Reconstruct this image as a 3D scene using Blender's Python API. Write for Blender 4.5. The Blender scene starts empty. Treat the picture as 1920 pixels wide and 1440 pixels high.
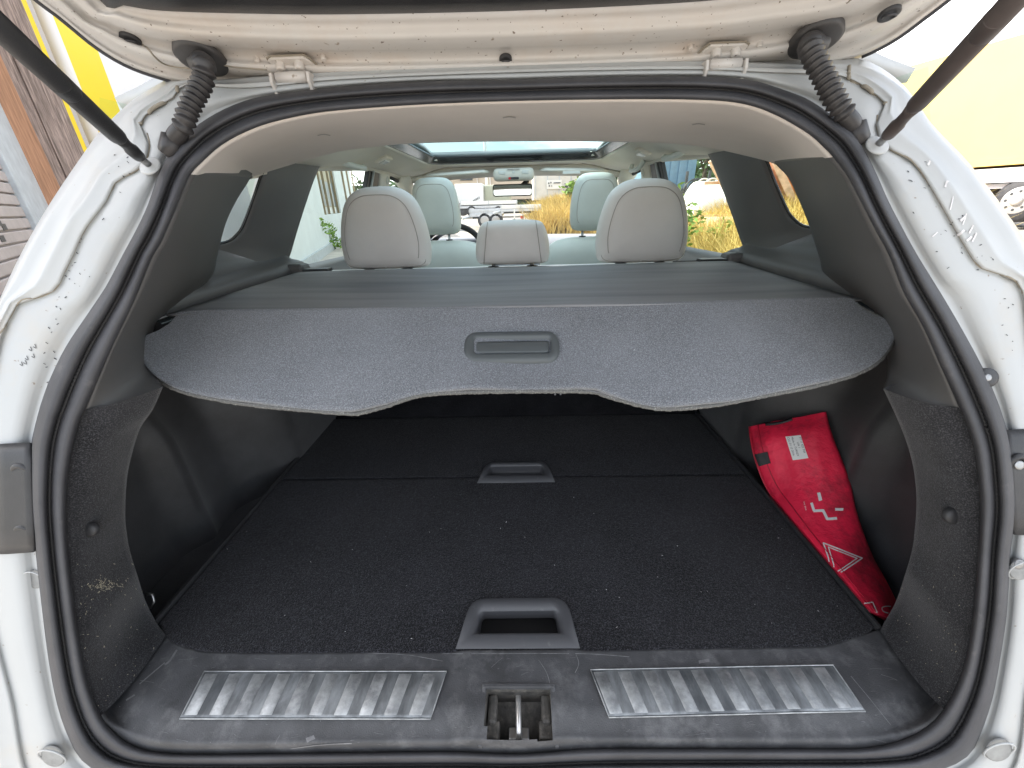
import bpy, bmesh, math, random
import numpy as np
from mathutils import Vector, Matrix
from mathutils.bvhtree import BVHTree

random.seed(7)
S = bpy.context.scene
PI = math.pi

# ------------------------------------------------------------------ camera
CAM = Vector((.021, 0, 1.33))
FPX, TH, ROLL, YAW = 739., math.radians(24.58), math.radians(1.66), math.radians(-1.63)
def ray(px, py):
    u = (px-960)/FPX; v = (py-720)/FPX
    c, s = math.cos(ROLL), math.sin(ROLL)
    u, v = u*c-v*s, u*s+v*c
    x, y, z = u, math.cos(TH)-v*math.sin(TH), -(math.sin(TH)+v*math.cos(TH))
    c, s = math.cos(YAW), math.sin(YAW)
    return Vector((x*c+y*s, -x*s+y*c, z))
fw = ray(960, 720); rt = ray(960+FPX, 720)-fw; up = -(ray(960, 720+FPX)-fw)
cam = bpy.data.cameras.new('camera'); co = bpy.data.objects.new('camera', cam)
S.collection.objects.link(co); S.camera = co
cam.sensor_width = 36; cam.lens = FPX/1920*36; cam.clip_start = .02; cam.clip_end = 2000
fw.normalize(); rt.normalize(); up.normalize()
co.matrix_world = Matrix(((rt.x, up.x, -fw.x, CAM.x), (rt.y, up.y, -fw.y, CAM.y), (rt.z, up.z, -fw.z, CAM.z), (0, 0, 0, 1)))

# ------------------------------------------------------------------ light
SUN_DIR = Vector((-.80, .28, .72)).normalized()          # towards the sun
W = bpy.data.worlds.new('World'); S.world = W; W.use_nodes = True
nt = W.node_tree; nt.nodes.clear()
def wn(t, **k):
    n = nt.nodes.new(t)
    for a, b in k.items(): setattr(n, a, b)
    return n
sky = wn('ShaderNodeTexSky', sky_type='NISHITA', sun_disc=False)
sky.sun_elevation = math.asin(SUN_DIR.z); sky.sun_rotation = math.atan2(SUN_DIR.x, SUN_DIR.y)
sky.dust_density = 2.0; sky.air_density = 1.2
tc = wn('ShaderNodeTexCoord'); nz = wn('ShaderNodeTexNoise'); nz.inputs['Scale'].default_value = 3.2; nz.inputs['Detail'].default_value = 9
mp = wn('ShaderNodeMapping'); mp.inputs['Scale'].default_value = (1, 1, 2.5)
rmp = wn('ShaderNodeValToRGB'); rmp.color_ramp.elements[0].position = .44; rmp.color_ramp.elements[1].position = .60
mx = wn('ShaderNodeMixRGB'); mx.inputs[2].default_value = (13, 13, 13.2, 1)
bg = wn('ShaderNodeBackground'); bg.inputs[1].default_value = .12; ow = wn('ShaderNodeOutputWorld')
L = nt.links.new
L(tc.outputs['Generated'], mp.inputs[0]); L(mp.outputs[0], nz.inputs[0]); L(nz.outputs[0], rmp.inputs[0])
L(rmp.outputs[0], mx.inputs[0]); L(sky.outputs[0], mx.inputs[1]); L(mx.outputs[0], bg.inputs[0]); L(bg.outputs[0], ow.inputs[0])
sl = bpy.data.lights.new('sun', 'SUN'); sl.energy = 3.6; sl.angle = math.radians(.5); sl.color = (1, .94, .85)
so = bpy.data.objects.new('sun', sl); S.collection.objects.link(so)
so.rotation_euler = SUN_DIR.to_track_quat('Z', 'Y').to_euler()
S.view_settings.view_transform = 'Standard'; S.view_settings.look = 'None'
S.view_settings.exposure = 1.3; S.view_settings.gamma = 1; S.view_settings.use_curve_mapping = False
S.cycles.max_bounces = 12; S.cycles.diffuse_bounces = 10; S.cycles.transparent_max_bounces = 24
S.cycles.use_denoising = True

# ------------------------------------------------------------------ pixel to place helpers
def V(*a): return Vector(a)
def aX(p, X): r = ray(*p); return CAM+r*((X-CAM.x)/r.x)
def aY(p, Y): r = ray(*p); return CAM+r*(Y/r.y)
def aZ(p, Z): r = ray(*p); return CAM+r*((Z-CAM.z)/r.z)
def aP(p, o, n): r = ray(*p); return CAM+r*((o-CAM).dot(n)/r.dot(n))
GH = [.43, .53, .73, 1.06, 1.33, 1.475, 1.63]; GY = [.18, .2, .25, .375, .50, .62, .76]
def g(z): return float(np.interp(z, GH, GY))
def aG(p, off=0):
    r = ray(*p); lo, hi = .02, 4
    for _ in range(40):
        m = (lo+hi)/2; q = CAM+r*m
        if q.y > g(q.z)+off: hi = m
        else: lo = m
    return CAM+r*lo
def gn(z):
    e = .05; d = (g(z+e)-g(z-e))/(2*e)
    return Vector((0, -1, d)).normalized()
TO, TN = V(0, .70, 1.488), V(0, -.39, -.92).normalized()   # tailgate plane
def aT(p, off=0): return aP(p, TO+TN*off, TN)

def cr(pts, n=8, closed=False):
    pts = [Vector(p) for p in pts]; out = []; N = len(pts)
    for i in range(N if closed else N-1):
        if closed: a, b, c, d = (pts[(i+k) % N] for k in (-1, 0, 1, 2))
        else: a, b, c, d = pts[max(i-1, 0)], pts[i], pts[i+1], pts[min(i+2, N-1)]
        for j in range(n):
            t = j/n
            out.append(.5*((2*b)+(c-a)*t+(2*a-5*b+4*c-d)*t*t+(3*b-a-3*c+d)*t**3))
    if not closed: out.append(pts[-1])
    return out
def resamp(pts, n):
    A = np.array([list(p) for p in pts], float)
    d = np.r_[0, np.cumsum(np.linalg.norm(np.diff(A, axis=0), axis=1))]
    t = np.linspace(0, d[-1], n)
    return [Vector([float(np.interp(x, d, A[:, k])) for k in range(A.shape[1])]) for x in t]
def rs(pts, n, k=8): return resamp(cr(pts, k), n)
def polar(pts, n, c=(968, 800), angs=None):
    q = cr(pts, 10, True)
    a = np.array([math.atan2(p[1]-c[1], p[0]-c[0]) % (2*PI) for p in q]); r = np.array([math.hypot(p[0]-c[0], p[1]-c[1]) for p in q])
    i = np.argsort(a); a = a[i]; r = r[i]
    a2 = np.r_[a-2*PI, a, a+2*PI]; r2 = np.r_[r, r, r]
    th = angs if angs is not None else [2*PI*k/n for k in range(n)]
    return [(c[0]+float(np.interp(t, a2, r2))*math.cos(t), c[1]+float(np.interp(t, a2, r2))*math.sin(t)) for t in th]
def lerp(a, b, t): return a+(b-a)*t
def sm(x): x = max(0, min(1, x)); return x*x*(3-2*x)

# ------------------------------------------------------------------ objects
def tag(o, label=None, cat=None, group=None, kind=None):
    if label: o['label'] = label
    if cat: o['category'] = cat
    if group: o['group'] = group
    if kind: o['kind'] = kind
    return o
def thing(name, loc, label, cat, group=None):
    o = bpy.data.objects.new(name, None); S.collection.objects.link(o); o.location = loc; o.empty_display_size = .1
    return tag(o, label, cat, group)
def setpar(o, parent):
    if parent is None: return
    o.parent = parent
    o.matrix_parent_inverse = Matrix.Translation(-parent.location) if parent.type == 'EMPTY' else Matrix.Identity(4)
def link(name, me, mat, parent, smooth=True):
    o = bpy.data.objects.new(name, me); S.collection.objects.link(o)
    if mat is not None and not me.materials: me.materials.append(mat)
    if smooth is True:
        for p in me.polygons: p.use_smooth = True
    setpar(o, parent)
    return o
def mk(name, vs, fs, mat, parent=None, smooth=True, thick=0, bevel=0, fix=True, off=-1):
    me = bpy.data.meshes.new(name); me.from_pydata([tuple(v) for v in vs], [], fs); me.update()
    if fix:
        b = bmesh.new(); b.from_mesh(me); bmesh.ops.remove_doubles(b, verts=b.verts, dist=1e-6); bmesh.ops.recalc_face_normals(b, faces=b.faces); b.to_mesh(me); b.free()
    o = link(name, me, mat, parent, smooth)
    if thick:
        m = o.modifiers.new('s', 'SOLIDIFY'); m.thickness = thick; m.offset = off
    if bevel:
        m = o.modifiers.new('b', 'BEVEL'); m.width = bevel; m.segments = 2; m.limit_method = 'ANGLE'; m.angle_limit = math.radians(35)
        if smooth: m.harden_normals = False
    return o
def gridvf(rows, closed=False):
    n = len(rows[0]); vs = [v for r in rows for v in r]; fs = []
    for i in range(len(rows)-1):
        for j in range(n if closed else n-1):
            k = (j+1) % n
            fs.append((i*n+j, i*n+k, (i+1)*n+k, (i+1)*n+j))
    return vs, fs
def grid(name, rows, mat, parent=None, closed=False, drop=None, **k):
    vs, fs = gridvf(rows, closed)
    if drop: fs = [f for f in fs if not drop(sum((Vector(vs[i]) for i in f), Vector((0, 0, 0)))/4)]
    k.setdefault('fix', False)
    return mk(name, vs, fs, mat, parent, **k)
def tubevf(path, r, seg=8, cap=True):
    path = [Vector(p) for p in path]; n = len(path); vs = []; fs = []; prev = None
    for i, p in enumerate(path):
        t = (path[min(i+1, n-1)]-path[max(i-1, 0)]).normalized()
        if prev is None:
            a = Vector((0, 0, 1)) if abs(t.z) < .9 else Vector((1, 0, 0)); u = t.cross(a).normalized()
        else: u = (prev-t*prev.dot(t)).normalized()
        prev = u; w = t.cross(u); rr = r[i] if isinstance(r, (list, tuple)) else r
        for k in range(seg): a = 2*PI*k/seg; vs.append(p+(u*math.cos(a)+w*math.sin(a))*rr)
    for i in range(n-1):
        for k in range(seg): fs.append((i*seg+k, i*seg+(k+1) % seg, (i+1)*seg+(k+1) % seg, (i+1)*seg+k))
    if cap: fs.append(tuple(range(seg))[::-1]); fs.append(tuple((n-1)*seg+k for k in range(seg)))
    return vs, fs
def tube(name, path, r, mat, parent=None, seg=8, **k):
    vs, fs = tubevf(path, r, seg); return mk(name, vs, fs, mat, parent, **k)
def join(parts):
    vs = []; fs = []
    for a, b in parts:
        o = len(vs); vs += a; fs += [tuple(i+o for i in f) for f in b]
    return vs, fs
def boxvf(c, s, ax=None):
    """c centre, s full sizes, ax optional three axis vectors"""
    c = Vector(c); ax = ax or (V(1, 0, 0), V(0, 1, 0), V(0, 0, 1))
    vs = [c+ax[0]*s[0]*.5*i+ax[1]*s[1]*.5*j+ax[2]*s[2]*.5*k for i in (-1, 1) for j in (-1, 1) for k in (-1, 1)]
    fs = [(0, 1, 3, 2), (4, 6, 7, 5), (0, 4, 5, 1), (2, 3, 7, 6), (0, 2, 6, 4), (1, 5, 7, 3)]
    return vs, fs
def box(name, c, s, mat, parent=None, ax=None, bevel=0, smooth=False, **k):
    vs, fs = boxvf(c, s, ax); return mk(name, vs, fs, mat, parent, smooth=smooth, bevel=bevel, **k)
def prismvf(poly, ext):
    n = len(poly); poly = [Vector(p) for p in poly]
    vs = poly+[p+ext for p in poly]
    fs = [tuple(range(n))[::-1], tuple(range(n, 2*n))]+[(i, (i+1) % n, n+(i+1) % n, n+i) for i in range(n)]
    return vs, fs
def prism(name, poly, ext, mat, parent=None, smooth=False, **k):
    vs, fs = prismvf(poly, ext); return mk(name, vs, fs, mat, parent, smooth=smooth, **k)
def diskvf(c, n, r, h, seg=20, dome=0):
    n = Vector(n).normalized(); a = Vector((0, 0, 1)) if abs(n.z) < .9 else V(1, 0, 0); u = n.cross(a).normalized(); w = n.cross(u); c = Vector(c)
    rings = [[c+(u*math.cos(2*PI*k/seg)+w*math.sin(2*PI*k/seg))*rr+n*hh for k in range(seg)] for rr, hh in ((r, -h), (r, h*.6), (r*.88, h), (r*.5, h+dome*.8), (r*.02, h+dome))]
    vs, fs = gridvf(rings, True); m = len(vs)-seg; fs.append(tuple(range(m, m+seg))); return vs, fs
def disk(name, c, n, r, h, mat, parent=None, seg=20, dome=0, **k):
    vs, fs = diskvf(c, n, r, h, seg, dome); return mk(name, vs, fs, mat, parent, **k)
def bvh_of(*objs):
    vs = []; fs = []
    for o in objs:
        k = len(vs); vs += [v.co.copy() for v in o.data.vertices]; fs += [tuple(i+k for i in p.vertices) for p in o.data.polygons]
    return BVHTree.FromPolygons(vs, fs)
def onb(b, p, lift=.001):
    r = ray(*p).normalized(); hit = b.ray_cast(CAM, r)
    if hit[0] is None: return None
    n = hit[1]
    if n.dot(r) > 0: n = -n
    return hit[0]+n*lift
def pathon(b, pts, n=40, lift=.0005):
    q = [onb(b, p, lift) for p in rs(pts, n)]
    return [x for x in q if x is not None]
def decal(name, b, poly, mat, parent, lift=.0012, n=6, **k):
    """four pixel corners -> a small grid lying on the surface"""
    rows = []
    for i in range(n+1):
        a = lerp(Vector(poly[0]), Vector(poly[3]), i/n); c = lerp(Vector(poly[1]), Vector(poly[2]), i/n)
        rows.append([onb(b, lerp(a, c, j/n), lift) for j in range(n+1)])
    if any(x is None for r in rows for x in r): return None
    return grid(name, rows, mat, parent, smooth=False, **k)
def stroke_vf(b, pts, w, lift, closed=False, wn=24):
    q = rs(pts, wn, 6) if not closed else rs(list(pts)+[pts[0]], wn*2, 6)
    rows = []
    for i, p in enumerate(q):
        t = (q[min(i+1, len(q)-1)]-q[max(i-1, 0)]); t = t.normalized() if t.length else Vector((1, 0)); nn = Vector((-t[1], t[0]))*w/2
        A, B = onb(b, p+nn, lift), onb(b, p-nn, lift)
        if A is None or B is None: continue
        rows.append([A, B])
    return gridvf(rows) if len(rows) > 1 else ([], [])
def textdecal(name, txt, b, origin, ux, uy, mat, parent, lift=.0015, bold=0):
    """ux, uy: pixel vectors for one text unit along and up"""
    c = bpy.data.curves.new('t', 'FONT'); c.body = txt; c.size = 1; c.resolution_u = 2; c.offset = bold
    o = bpy.data.objects.new('t', c); S.collection.objects.link(o)
    me = bpy.data.meshes.new_from_object(o.evaluated_get(bpy.context.evaluated_depsgraph_get()))
    S.collection.objects.unlink(o); bpy.data.objects.remove(o)
    vs = []
    for v in me.vertices:
        p = Vector(origin)+Vector(ux)*v.co.x+Vector(uy)*v.co.y
        q = onb(b, p, lift); vs.append(q if q is not None else None)
    fs = [tuple(p.vertices) for p in me.polygons if all(vs[i] is not None for i in p.vertices)]
    vs = [v if v is not None else V(0, 0, 0) for v in vs]
    return mk(name, vs, fs, mat, parent, smooth=False, fix=False)

# ------------------------------------------------------------------ materials
M = {}
def mat(name, col, rough=.6, metal=0, var=0, vscale=8, bump=0, bscale=200, col2=None, spec=.5, coat=0, spots=None, sheen=0, stretch=None, bdist=.001, dirt=None):
    m = bpy.data.materials.new(name); m.use_nodes = True; t = m.node_tree; N = t.nodes; K = t.links.new
    p = N['Principled BSDF']; p.inputs['Roughness'].default_value = rough; p.inputs['Metallic'].default_value = metal
    p.inputs['Specular IOR Level'].default_value = spec; p.inputs['Coat Weight'].default_value = coat
    if sheen: p.inputs['Sheen Weight'].default_value = sheen; p.inputs['Sheen Roughness'].default_value = .5
    tcn = N.new('ShaderNodeTexCoord'); src = tcn.outputs['Object']
    if stretch:
        mpn = N.new('ShaderNodeMapping'); mpn.inputs['Scale'].default_value = stretch; K(src, mpn.inputs[0]); src = mpn.outputs[0]
    def noise(sc, det=4, rgh=.6):
        n = N.new('ShaderNodeTexNoise'); n.inputs['Scale'].default_value = sc; n.inputs['Detail'].default_value = det; n.inputs['Roughness'].default_value = rgh; K(src, n.inputs[0]); return n
    def ramp(s, a, b):
        r = N.new('ShaderNodeMapRange'); r.inputs[1].default_value = a; r.inputs[2].default_value = b; K(s, r.inputs[0]); return r.outputs[0]
    def mixc(f, a, b):
        x = N.new('ShaderNodeMixRGB')
        if isinstance(f, float): x.inputs[0].default_value = f
        else: K(f, x.inputs[0])
        for i, c in ((1, a), (2, b)):
            if isinstance(c, tuple): x.inputs[i].default_value = (*c, 1)
            else: K(c, x.inputs[i])
        return x.outputs[0]
    c = tuple(col)
    if var or col2:
        c2 = tuple(col2) if col2 else tuple(min(1, x*(1+var)) for x in col)
        c1 = tuple(col) if col2 else tuple(x*(1-var) for x in col)
        c = mixc(ramp(noise(vscale, 6).outputs[0], .32, .68), c1, c2)
    if dirt:      # (colour, scale, threshold lo, hi)
        c = mixc(ramp(noise(dirt[1], 8, .7).outputs[0], dirt[2], dirt[3]), c, dirt[0])
    if spots:     # list of (colour, scale, lo, hi)
        for sp in spots:
            c = mixc(ramp(noise(sp[1], 2, .5).outputs[0], sp[2], sp[3]), c, sp[0])
    if isinstance(c, tuple): p.inputs['Base Color'].default_value = (*c, 1)
    else: K(c, p.inputs['Base Color'])
    if bump:
        b = N.new('ShaderNodeBump'); b.inputs['Strength'].default_value = bump; b.inputs['Distance'].default_value = bdist
        K(noise(bscale, 3).outputs[0], b.inputs['Height']); K(b.outputs[0], p.inputs['Normal'])
    M[name] = m; return m
def glass(name, tint, refl=.045):
    m = bpy.data.materials.new(name); m.use_nodes = True; t = m.node_tree; t.nodes.clear(); N = t.nodes
    tr = N.new('ShaderNodeBsdfTransparent'); tr.inputs[0].default_value = (*tint, 1)
    gl = N.new('ShaderNodeBsdfGlossy'); gl.inputs['Roughness'].default_value = .02
    x = N.new('ShaderNodeMixShader'); o = N.new('ShaderNodeOutputMaterial')
    x.inputs[0].default_value = refl; t.links.new(tr.outputs[0], x.inputs[1]); t.links.new(gl.outputs[0], x.inputs[2]); t.links.new(x.outputs[0], o.inputs[0])
    M[name] = m; return m
WHITE = mat('white_paint', (.465, .475, .47), .42, coat=.12, var=.03, vscale=6, dirt=((.50, .45, .38), 5, .55, .85), spots=[((.28, .24, .2), 160, .73, .78)])
WHITED = mat('dusty_white_paint', (.61, .585, .555), .45, coat=.2, var=.04, vscale=7, dirt=((.55, .47, .40), 7, .48, .8), spots=[((.16, .12, .09), 190, .69, .73), ((.3, .24, .18), 60, .74, .78)])
SEALM = mat('seam_sealer', (.30, .265, .21), .7)
RUB = mat('rubber', (.052, .052, .057), .62, var=.25, vscale=14, bump=.25, bscale=500, dirt=((.16, .15, .145), 22, .6, .9))
RUBG = mat('groove_rubber', (.028, .027, .028), .6)
BEL = mat('bellows_rubber', (.045, .042, .042), .45, var=.3, vscale=30)
GREYP = mat('grey_trim_plastic', (.105, .102, .10), .5, bump=.35, bscale=900, var=.08, vscale=5, bdist=.0006)
SILLP = mat('sill_plastic', (.062, .063, .067), .66, bump=.6, bscale=650, var=.3, vscale=18, dirt=((.17, .17, .175), 24, .50, .80), spots=[((.42, .40, .38), 420, .77, .80)], bdist=.001)
FELT = mat('felt', (.022, .022, .024), 1, spec=.15, var=.35, vscale=20, bump=.8, bscale=800, spots=[((.085, .084, .09), 700, .48, .76), ((.4, .39, .36), 500, .80, .83)], sheen=.25)
CARP = mat('carpet', (.011, .011, .013), 1, var=.45, vscale=7, bump=1, bscale=420, spots=[((.085, .085, .098), 560, .48, .76)], sheen=.12, bdist=.004, spec=.1)
CARPD = mat('carpet_flap', (.014, .014, .016), 1, spec=.1, var=.3, vscale=12, bump=1, bscale=500, spots=[((.04, .04, .046), 620, .58, .75)], bdist=.003)
SIDEF = mat('side_felt', (.034, .034, .036), .5, spec=.6, var=.3, vscale=20, bump=.5, bscale=800, spots=[((.06, .06, .062), 900, .58, .75)], sheen=.3)
COVV = mat('cover_vinyl', (.225, .225, .23), .65, bump=.35, bscale=500, var=.16, vscale=7, stretch=(.35, 3, 1), spots=[((.15, .155, .165), 5, .52, .72)], bdist=.0008)
COVF = mat('cover_fabric', (.125, .132, .145), .95, bump=1, bscale=600, var=.20, vscale=7, spots=[((.29, .305, .33), 680, .42, .72), ((.5, .5, .5), 260, .80, .82)], sheen=.3)
COVE = mat('cover_edge', (.13, .13, .125), .95, bump=.8, bscale=700, spots=[((.3, .3, .28), 500, .55, .75)])
BLKG = mat('black_gloss_plastic', (.02, .02, .021), .22)
BLKP = mat('black_plastic', (.03, .03, .032), .45, bump=.3, bscale=700, var=.2, vscale=30)
HNDL = mat('handle_plastic', (.075, .076, .082), .5, bump=.35, bscale=800, dirt=((.16, .16, .16), 60, .6, .85), bdist=.0006)
HNDC = mat('cover_handle_plastic', (.085, .095, .098), .4, bump=.2, bscale=700)
STEEL = mat('brushed_steel', (.26, .275, .285), .58, metal=.7, var=.5, vscale=40, dirt=((.12, .13, .14), 30, .48, .72), stretch=(1, .4, 1), bump=.35, bscale=200)
STEELP = mat('raised_steel', (.46, .475, .48), .56, metal=.7, var=.3, vscale=60, dirt=((.2, .21, .22), 34, .46, .72), bump=.35, bscale=160)
CHRM = mat('zinc_bolt', (.38, .38, .38), .42, metal=1, var=.2, vscale=80)
HEADL = mat('headliner_cloth', (.78, .72, .665), .95, bump=.35, bscale=900, var=.03, vscale=7)
HEADL2 = mat('pale_headliner', (.76, .72, .64), .95, bump=.3, bscale=900, var=.03)
LEATH = mat('beige_leather', (.74, .715, .69), .5, bump=.25, bscale=600, var=.03, vscale=12)
LEATHF = mat('front_seat_leather', (.64, .665, .62), .5, bump=.2, bscale=600, var=.03, vscale=12)
SEAMM = mat('stitching', (.42, .39, .365), .8)
DASH = mat('dashboard_plastic', (.30, .31, .34), .45, bump=.2, bscale=500)
RED = mat('red_nylon', (.80, .016, .062), .6, var=.12, vscale=16, bump=.5, bscale=45, dirt=((.13, .012, .02), 11, .50, .74), bdist=.007)
REDD = mat('red_hem', (.45, .01, .035), .5, var=.2, vscale=30)
PRINT = mat('white_print', (.75, .72, .72), .6, var=.05, vscale=90)
PAPER = mat('label_paper', (.78, .78, .76), .7)
INK = mat('ink', (.05, .05, .06), .7)
GLS = glass('green_glass', (.86, .96, .90)); GLW = glass('windshield_glass', (.95, .98, .96)); GLR = glass('sunroof_glass', (.60, .76, .77))
MIR = mat('mirror_glass', (.48, .52, .48), .02, metal=1)
ALERT = mat('red_lamp', (.7, .02, .03), .4)
LAMPG = mat('lamp_lens', (.72, .72, .68), .25)

# ================================================================== THE CAR
CAR = thing('parked_car', (0, 2.2, 0), 'white estate car seen from behind with its tailgate open over the empty boot', 'car')
NA = 288
outer_px = [(960, 150), (800, 153), (640, 163), (500, 180), (433, 200), (383, 227), (350, 253), (320, 287), (300, 320), (290, 350), (277, 387), (257, 430), (230, 480), (200, 537), (167, 587), (127, 647), (100, 700), (83, 743), (70, 787), (60, 833), (58, 880), (60, 960), (67, 1027), (78, 1127), (93, 1243), (110, 1327), (133, 1390), (157, 1427), (200, 1450), (300, 1461), (640, 1462), (960, 1460), (1280, 1456), (1700, 1451), (1770, 1440), (1813, 1417), (1830, 1393), (1857, 1320), (1873, 1243), (1887, 1147), (1893, 1043), (1903, 960), (1898, 863), (1887, 807), (1867, 747), (1840, 687), (1800, 613), (1763, 550), (1720, 480), (1687, 420), (1663, 373), (1643, 327), (1623, 287), (1600, 250), (1563, 220), (1520, 190), (1480, 173), (1413, 152), (1347, 145), (1280, 143), (1120, 145)]
inner_px = [(960, 190), (800, 196), (640, 207), (567, 217), (500, 233), (450, 253), (410, 277), (377, 307), (358, 327), (343, 360), (327, 400), (300, 460), (287, 480), (253, 563), (213, 647), (187, 707), (163, 763), (150, 790), (137, 840), (128, 897), (125, 960), (128, 1027), (137, 1110), (150, 1200), (163, 1270), (187, 1337), (213, 1370), (250, 1397), (300, 1410), (400, 1413), (640, 1410), (840, 1408), (973, 1412), (1107, 1403), (1280, 1402), (1513, 1403), (1613, 1402), (1680, 1390), (1730, 1367), (1763, 1337), (1790, 1293), (1810, 1237), (1823, 1160), (1832, 1060), (1837, 960), (1835, 913), (1827, 847), (1813, 800), (1790, 747), (1760, 680), (1730, 613), (1693, 547), (1667, 480), (1640, 430), (1613, 377), (1590, 333), (1563, 297), (1547, 280), (1513, 250), (1447, 213), (1380, 193), (1280, 187), (1120, 187)]
PO = polar(outer_px, NA); PI_ = polar(inner_px, NA)
SO = [aG(p) for p in PO]; SI = [aG(p) for p in PI_]
# ---- seal
prof = [(-.02, -.016), (0, -.004), (.02, .002), (.08, .0075), (.18, .0105), (.28, .0110), (.37, .008), (.43, .003), (.47, -.003), (.5, -.006), (.53, -.005), (.57, .000), (.64, .0050), (.74, .0072), (.84, .0062), (.93, .002), (.98, -.003), (1.0, -.012)]
rows = []
for s, h in prof:
    r = []
    for a, b in zip(PO, PI_):
        r.append(aG((lerp(a[0], b[0], s), lerp(a[1], b[1], s)), -h))
    rows.append(r)
seal = grid('opening_seal', rows, RUB, CAR, closed=True)
NS = 1500; AO = polar(outer_px, NS); AI = polar(inner_px, NS); path = []
for k in range(NS+1):
    a, b = AO[k % NS], AI[k % NS]; path.append(aG((lerp(a[0], b[0], .51), lerp(a[1], b[1], .51)), .0026))
vs, fs = tubevf(path, [.0020+.0009*(1 if k % 2 else -1) for k in range(NS+1)], 6)
st = mk('stitched_groove', vs, fs, RUBG, seal, fix=False)
# ---- white jamb around the seal
sil_px = [(960, 122), (640, 133), (480, 143), (400, 150), (345, 150), (320, 153), (293, 167), (240, 200), (187, 250), (160, 283), (90, 387), (37, 480), (0, 560), (-60, 700), (-110, 900), (-120, 1100), (-80, 1350), (0, 1600), (300, 1750), (960, 1780), (1600, 1750), (1930, 1600), (2010, 1350), (2060, 1100), (2060, 900), (2020, 700), (1960, 540), (1920, 447), (1863, 367), (1820, 313), (1757, 247), (1710, 180), (1657, 137), (1613, 121), (1560, 118), (1450, 118), (1280, 114)]
seam_px = [(960, 136), (640, 149), (480, 164), (400, 162), (345, 158), (325, 183), (290, 203), (262, 230), (278, 250), (280, 267), (270, 310), (233, 332), (213, 347), (200, 377), (160, 430), (137, 480), (123, 507), (107, 540), (77, 557), (40, 563), (20, 593), (0, 640), (-20, 760), (-25, 900), (-25, 1100), (20, 1300), (80, 1500), (300, 1580), (960, 1600), (1600, 1580), (1870, 1480), (1925, 1300), (1945, 1100), (1945, 900), (1940, 760), (1925, 600), (1918, 550), (1900, 523), (1840, 503), (1820, 480), (1790, 430), (1750, 360), (1712, 305), (1658, 274), (1643, 240), (1646, 215), (1660, 195), (1625, 166), (1594, 148), (1560, 140), (1450, 136), (1280, 130)]
PS = polar(seam_px, NA); PB = polar(sil_px, NA)
def mixpx(A, B, t): return [(lerp(a[0], b[0], t), lerp(a[1], b[1], t)) for a, b in zip(A, B)]
PI2 = [(a[0], a[1]) for a in mixpx(PO, PI_, .35)]
jr = []
for pxs, off in [(PI2, .014), (PO, .016), (mixpx(PO, PS, .12), .018), (mixpx(PO, PS, .22), .011), (mixpx(PO, PS, .5), .007), (mixpx(PO, PS, .85), .008), (mixpx(PO, PS, .965), .009), (PS, .0105), (mixpx(PS, PB, .03), .005), (mixpx(PS, PB, .10), .004), (mixpx(PS, PB, .30), .004), (mixpx(PS, PB, .38), .002), (mixpx(PS, PB, .45), .005), (mixpx(PS, PB, .56), .008), (mixpx(PS, PB, .70), .0095), (mixpx(PS, PB, .82), .009), (mixpx(PS, PB, .90), .010), (mixpx(PS, PB, .96), .015), (PB, .03)]:
    jr.append([aG(p, off) for p in pxs])
last = jr[-1]
for dy, k in ((.02, 1.012), (.06, 1.02), (.14, 1.025)):
    jr.append([V(p.x*k, p.y+dy, p.z+(.012 if p.z > 1.3 else 0)) for p in last])
for w_ in (.35, .7, 1.0):
    nr = []
    for p in jr[-1] if w_ == .35 else base3:
        k_ = sm((abs(p.x)-.40)/.15)*sm((1.22-p.z)/.12)*sm((p.z-.2)/.1)
        tx = float(np.interp(p.z, [.32, .60, .85, 1.02, 1.11, 1.135], [.88, .91, .915, .88, .80, .72]))
        nr.append(V(lerp(p.x, math.copysign(max(tx, abs(p.x)), p.x), w_**.6*k_), p.y+.10*w_*k_, p.z))
    if w_ == .35: base3 = list(jr[-1])
    jr.append(nr)
jamb = grid('body_opening_frame', jr, WHITE, CAR, closed=True)
BJ = bvh_of(jamb)
# sealer lines, drain marks
def seamline(pts, r=.0016, name='sealer_seam', m=SEALM, n=60, parent=jamb, b=BJ):
    q = pathon(b, pts, n, .0003)
    return tube(name, q, r, m, parent, 6)
seamline([(333, 163), (325, 183), (287, 203), (262, 232)], .0022)
seamline([(276, 250), (281, 275), (270, 308), (233, 332), (213, 347), (200, 377), (160, 430), (137, 480), (123, 507), (107, 540), (77, 557), (40, 563), (22, 592), (0, 625)], .0009)
seamline([(1592, 124), (1594, 150), (1625, 164), (1660, 194)], .0022)
seamline([(1645, 216), (1644, 240), (1656, 272), (1712, 303), (1750, 360), (1790, 430), (1820, 480), (1840, 503), (1900, 523), (1918, 550)], .0009)
# drips on the right pillar
vs, fs = join([stroke_vf(BJ, [(x, y), (x-(6 if k < 3 else 9), y+dy)], w, .0012, wn=6) for k, (x, y, dy, w) in enumerate([(1744, 302, 9, 4), (1776, 340, 12, 4), (1786, 368, 26, 2), (1812, 400, 22, 2), (1808, 406, 9, 4), (1824, 422, 16, 3), (1806, 432, 9, 4), (1830, 436, 18, 3), (1756, 436, 8, 2), (1820, 444, 8, 4)])])
tag(mk('water_drip', vs, fs, PRINT, jamb, fix=False), kind='stuff')
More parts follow.
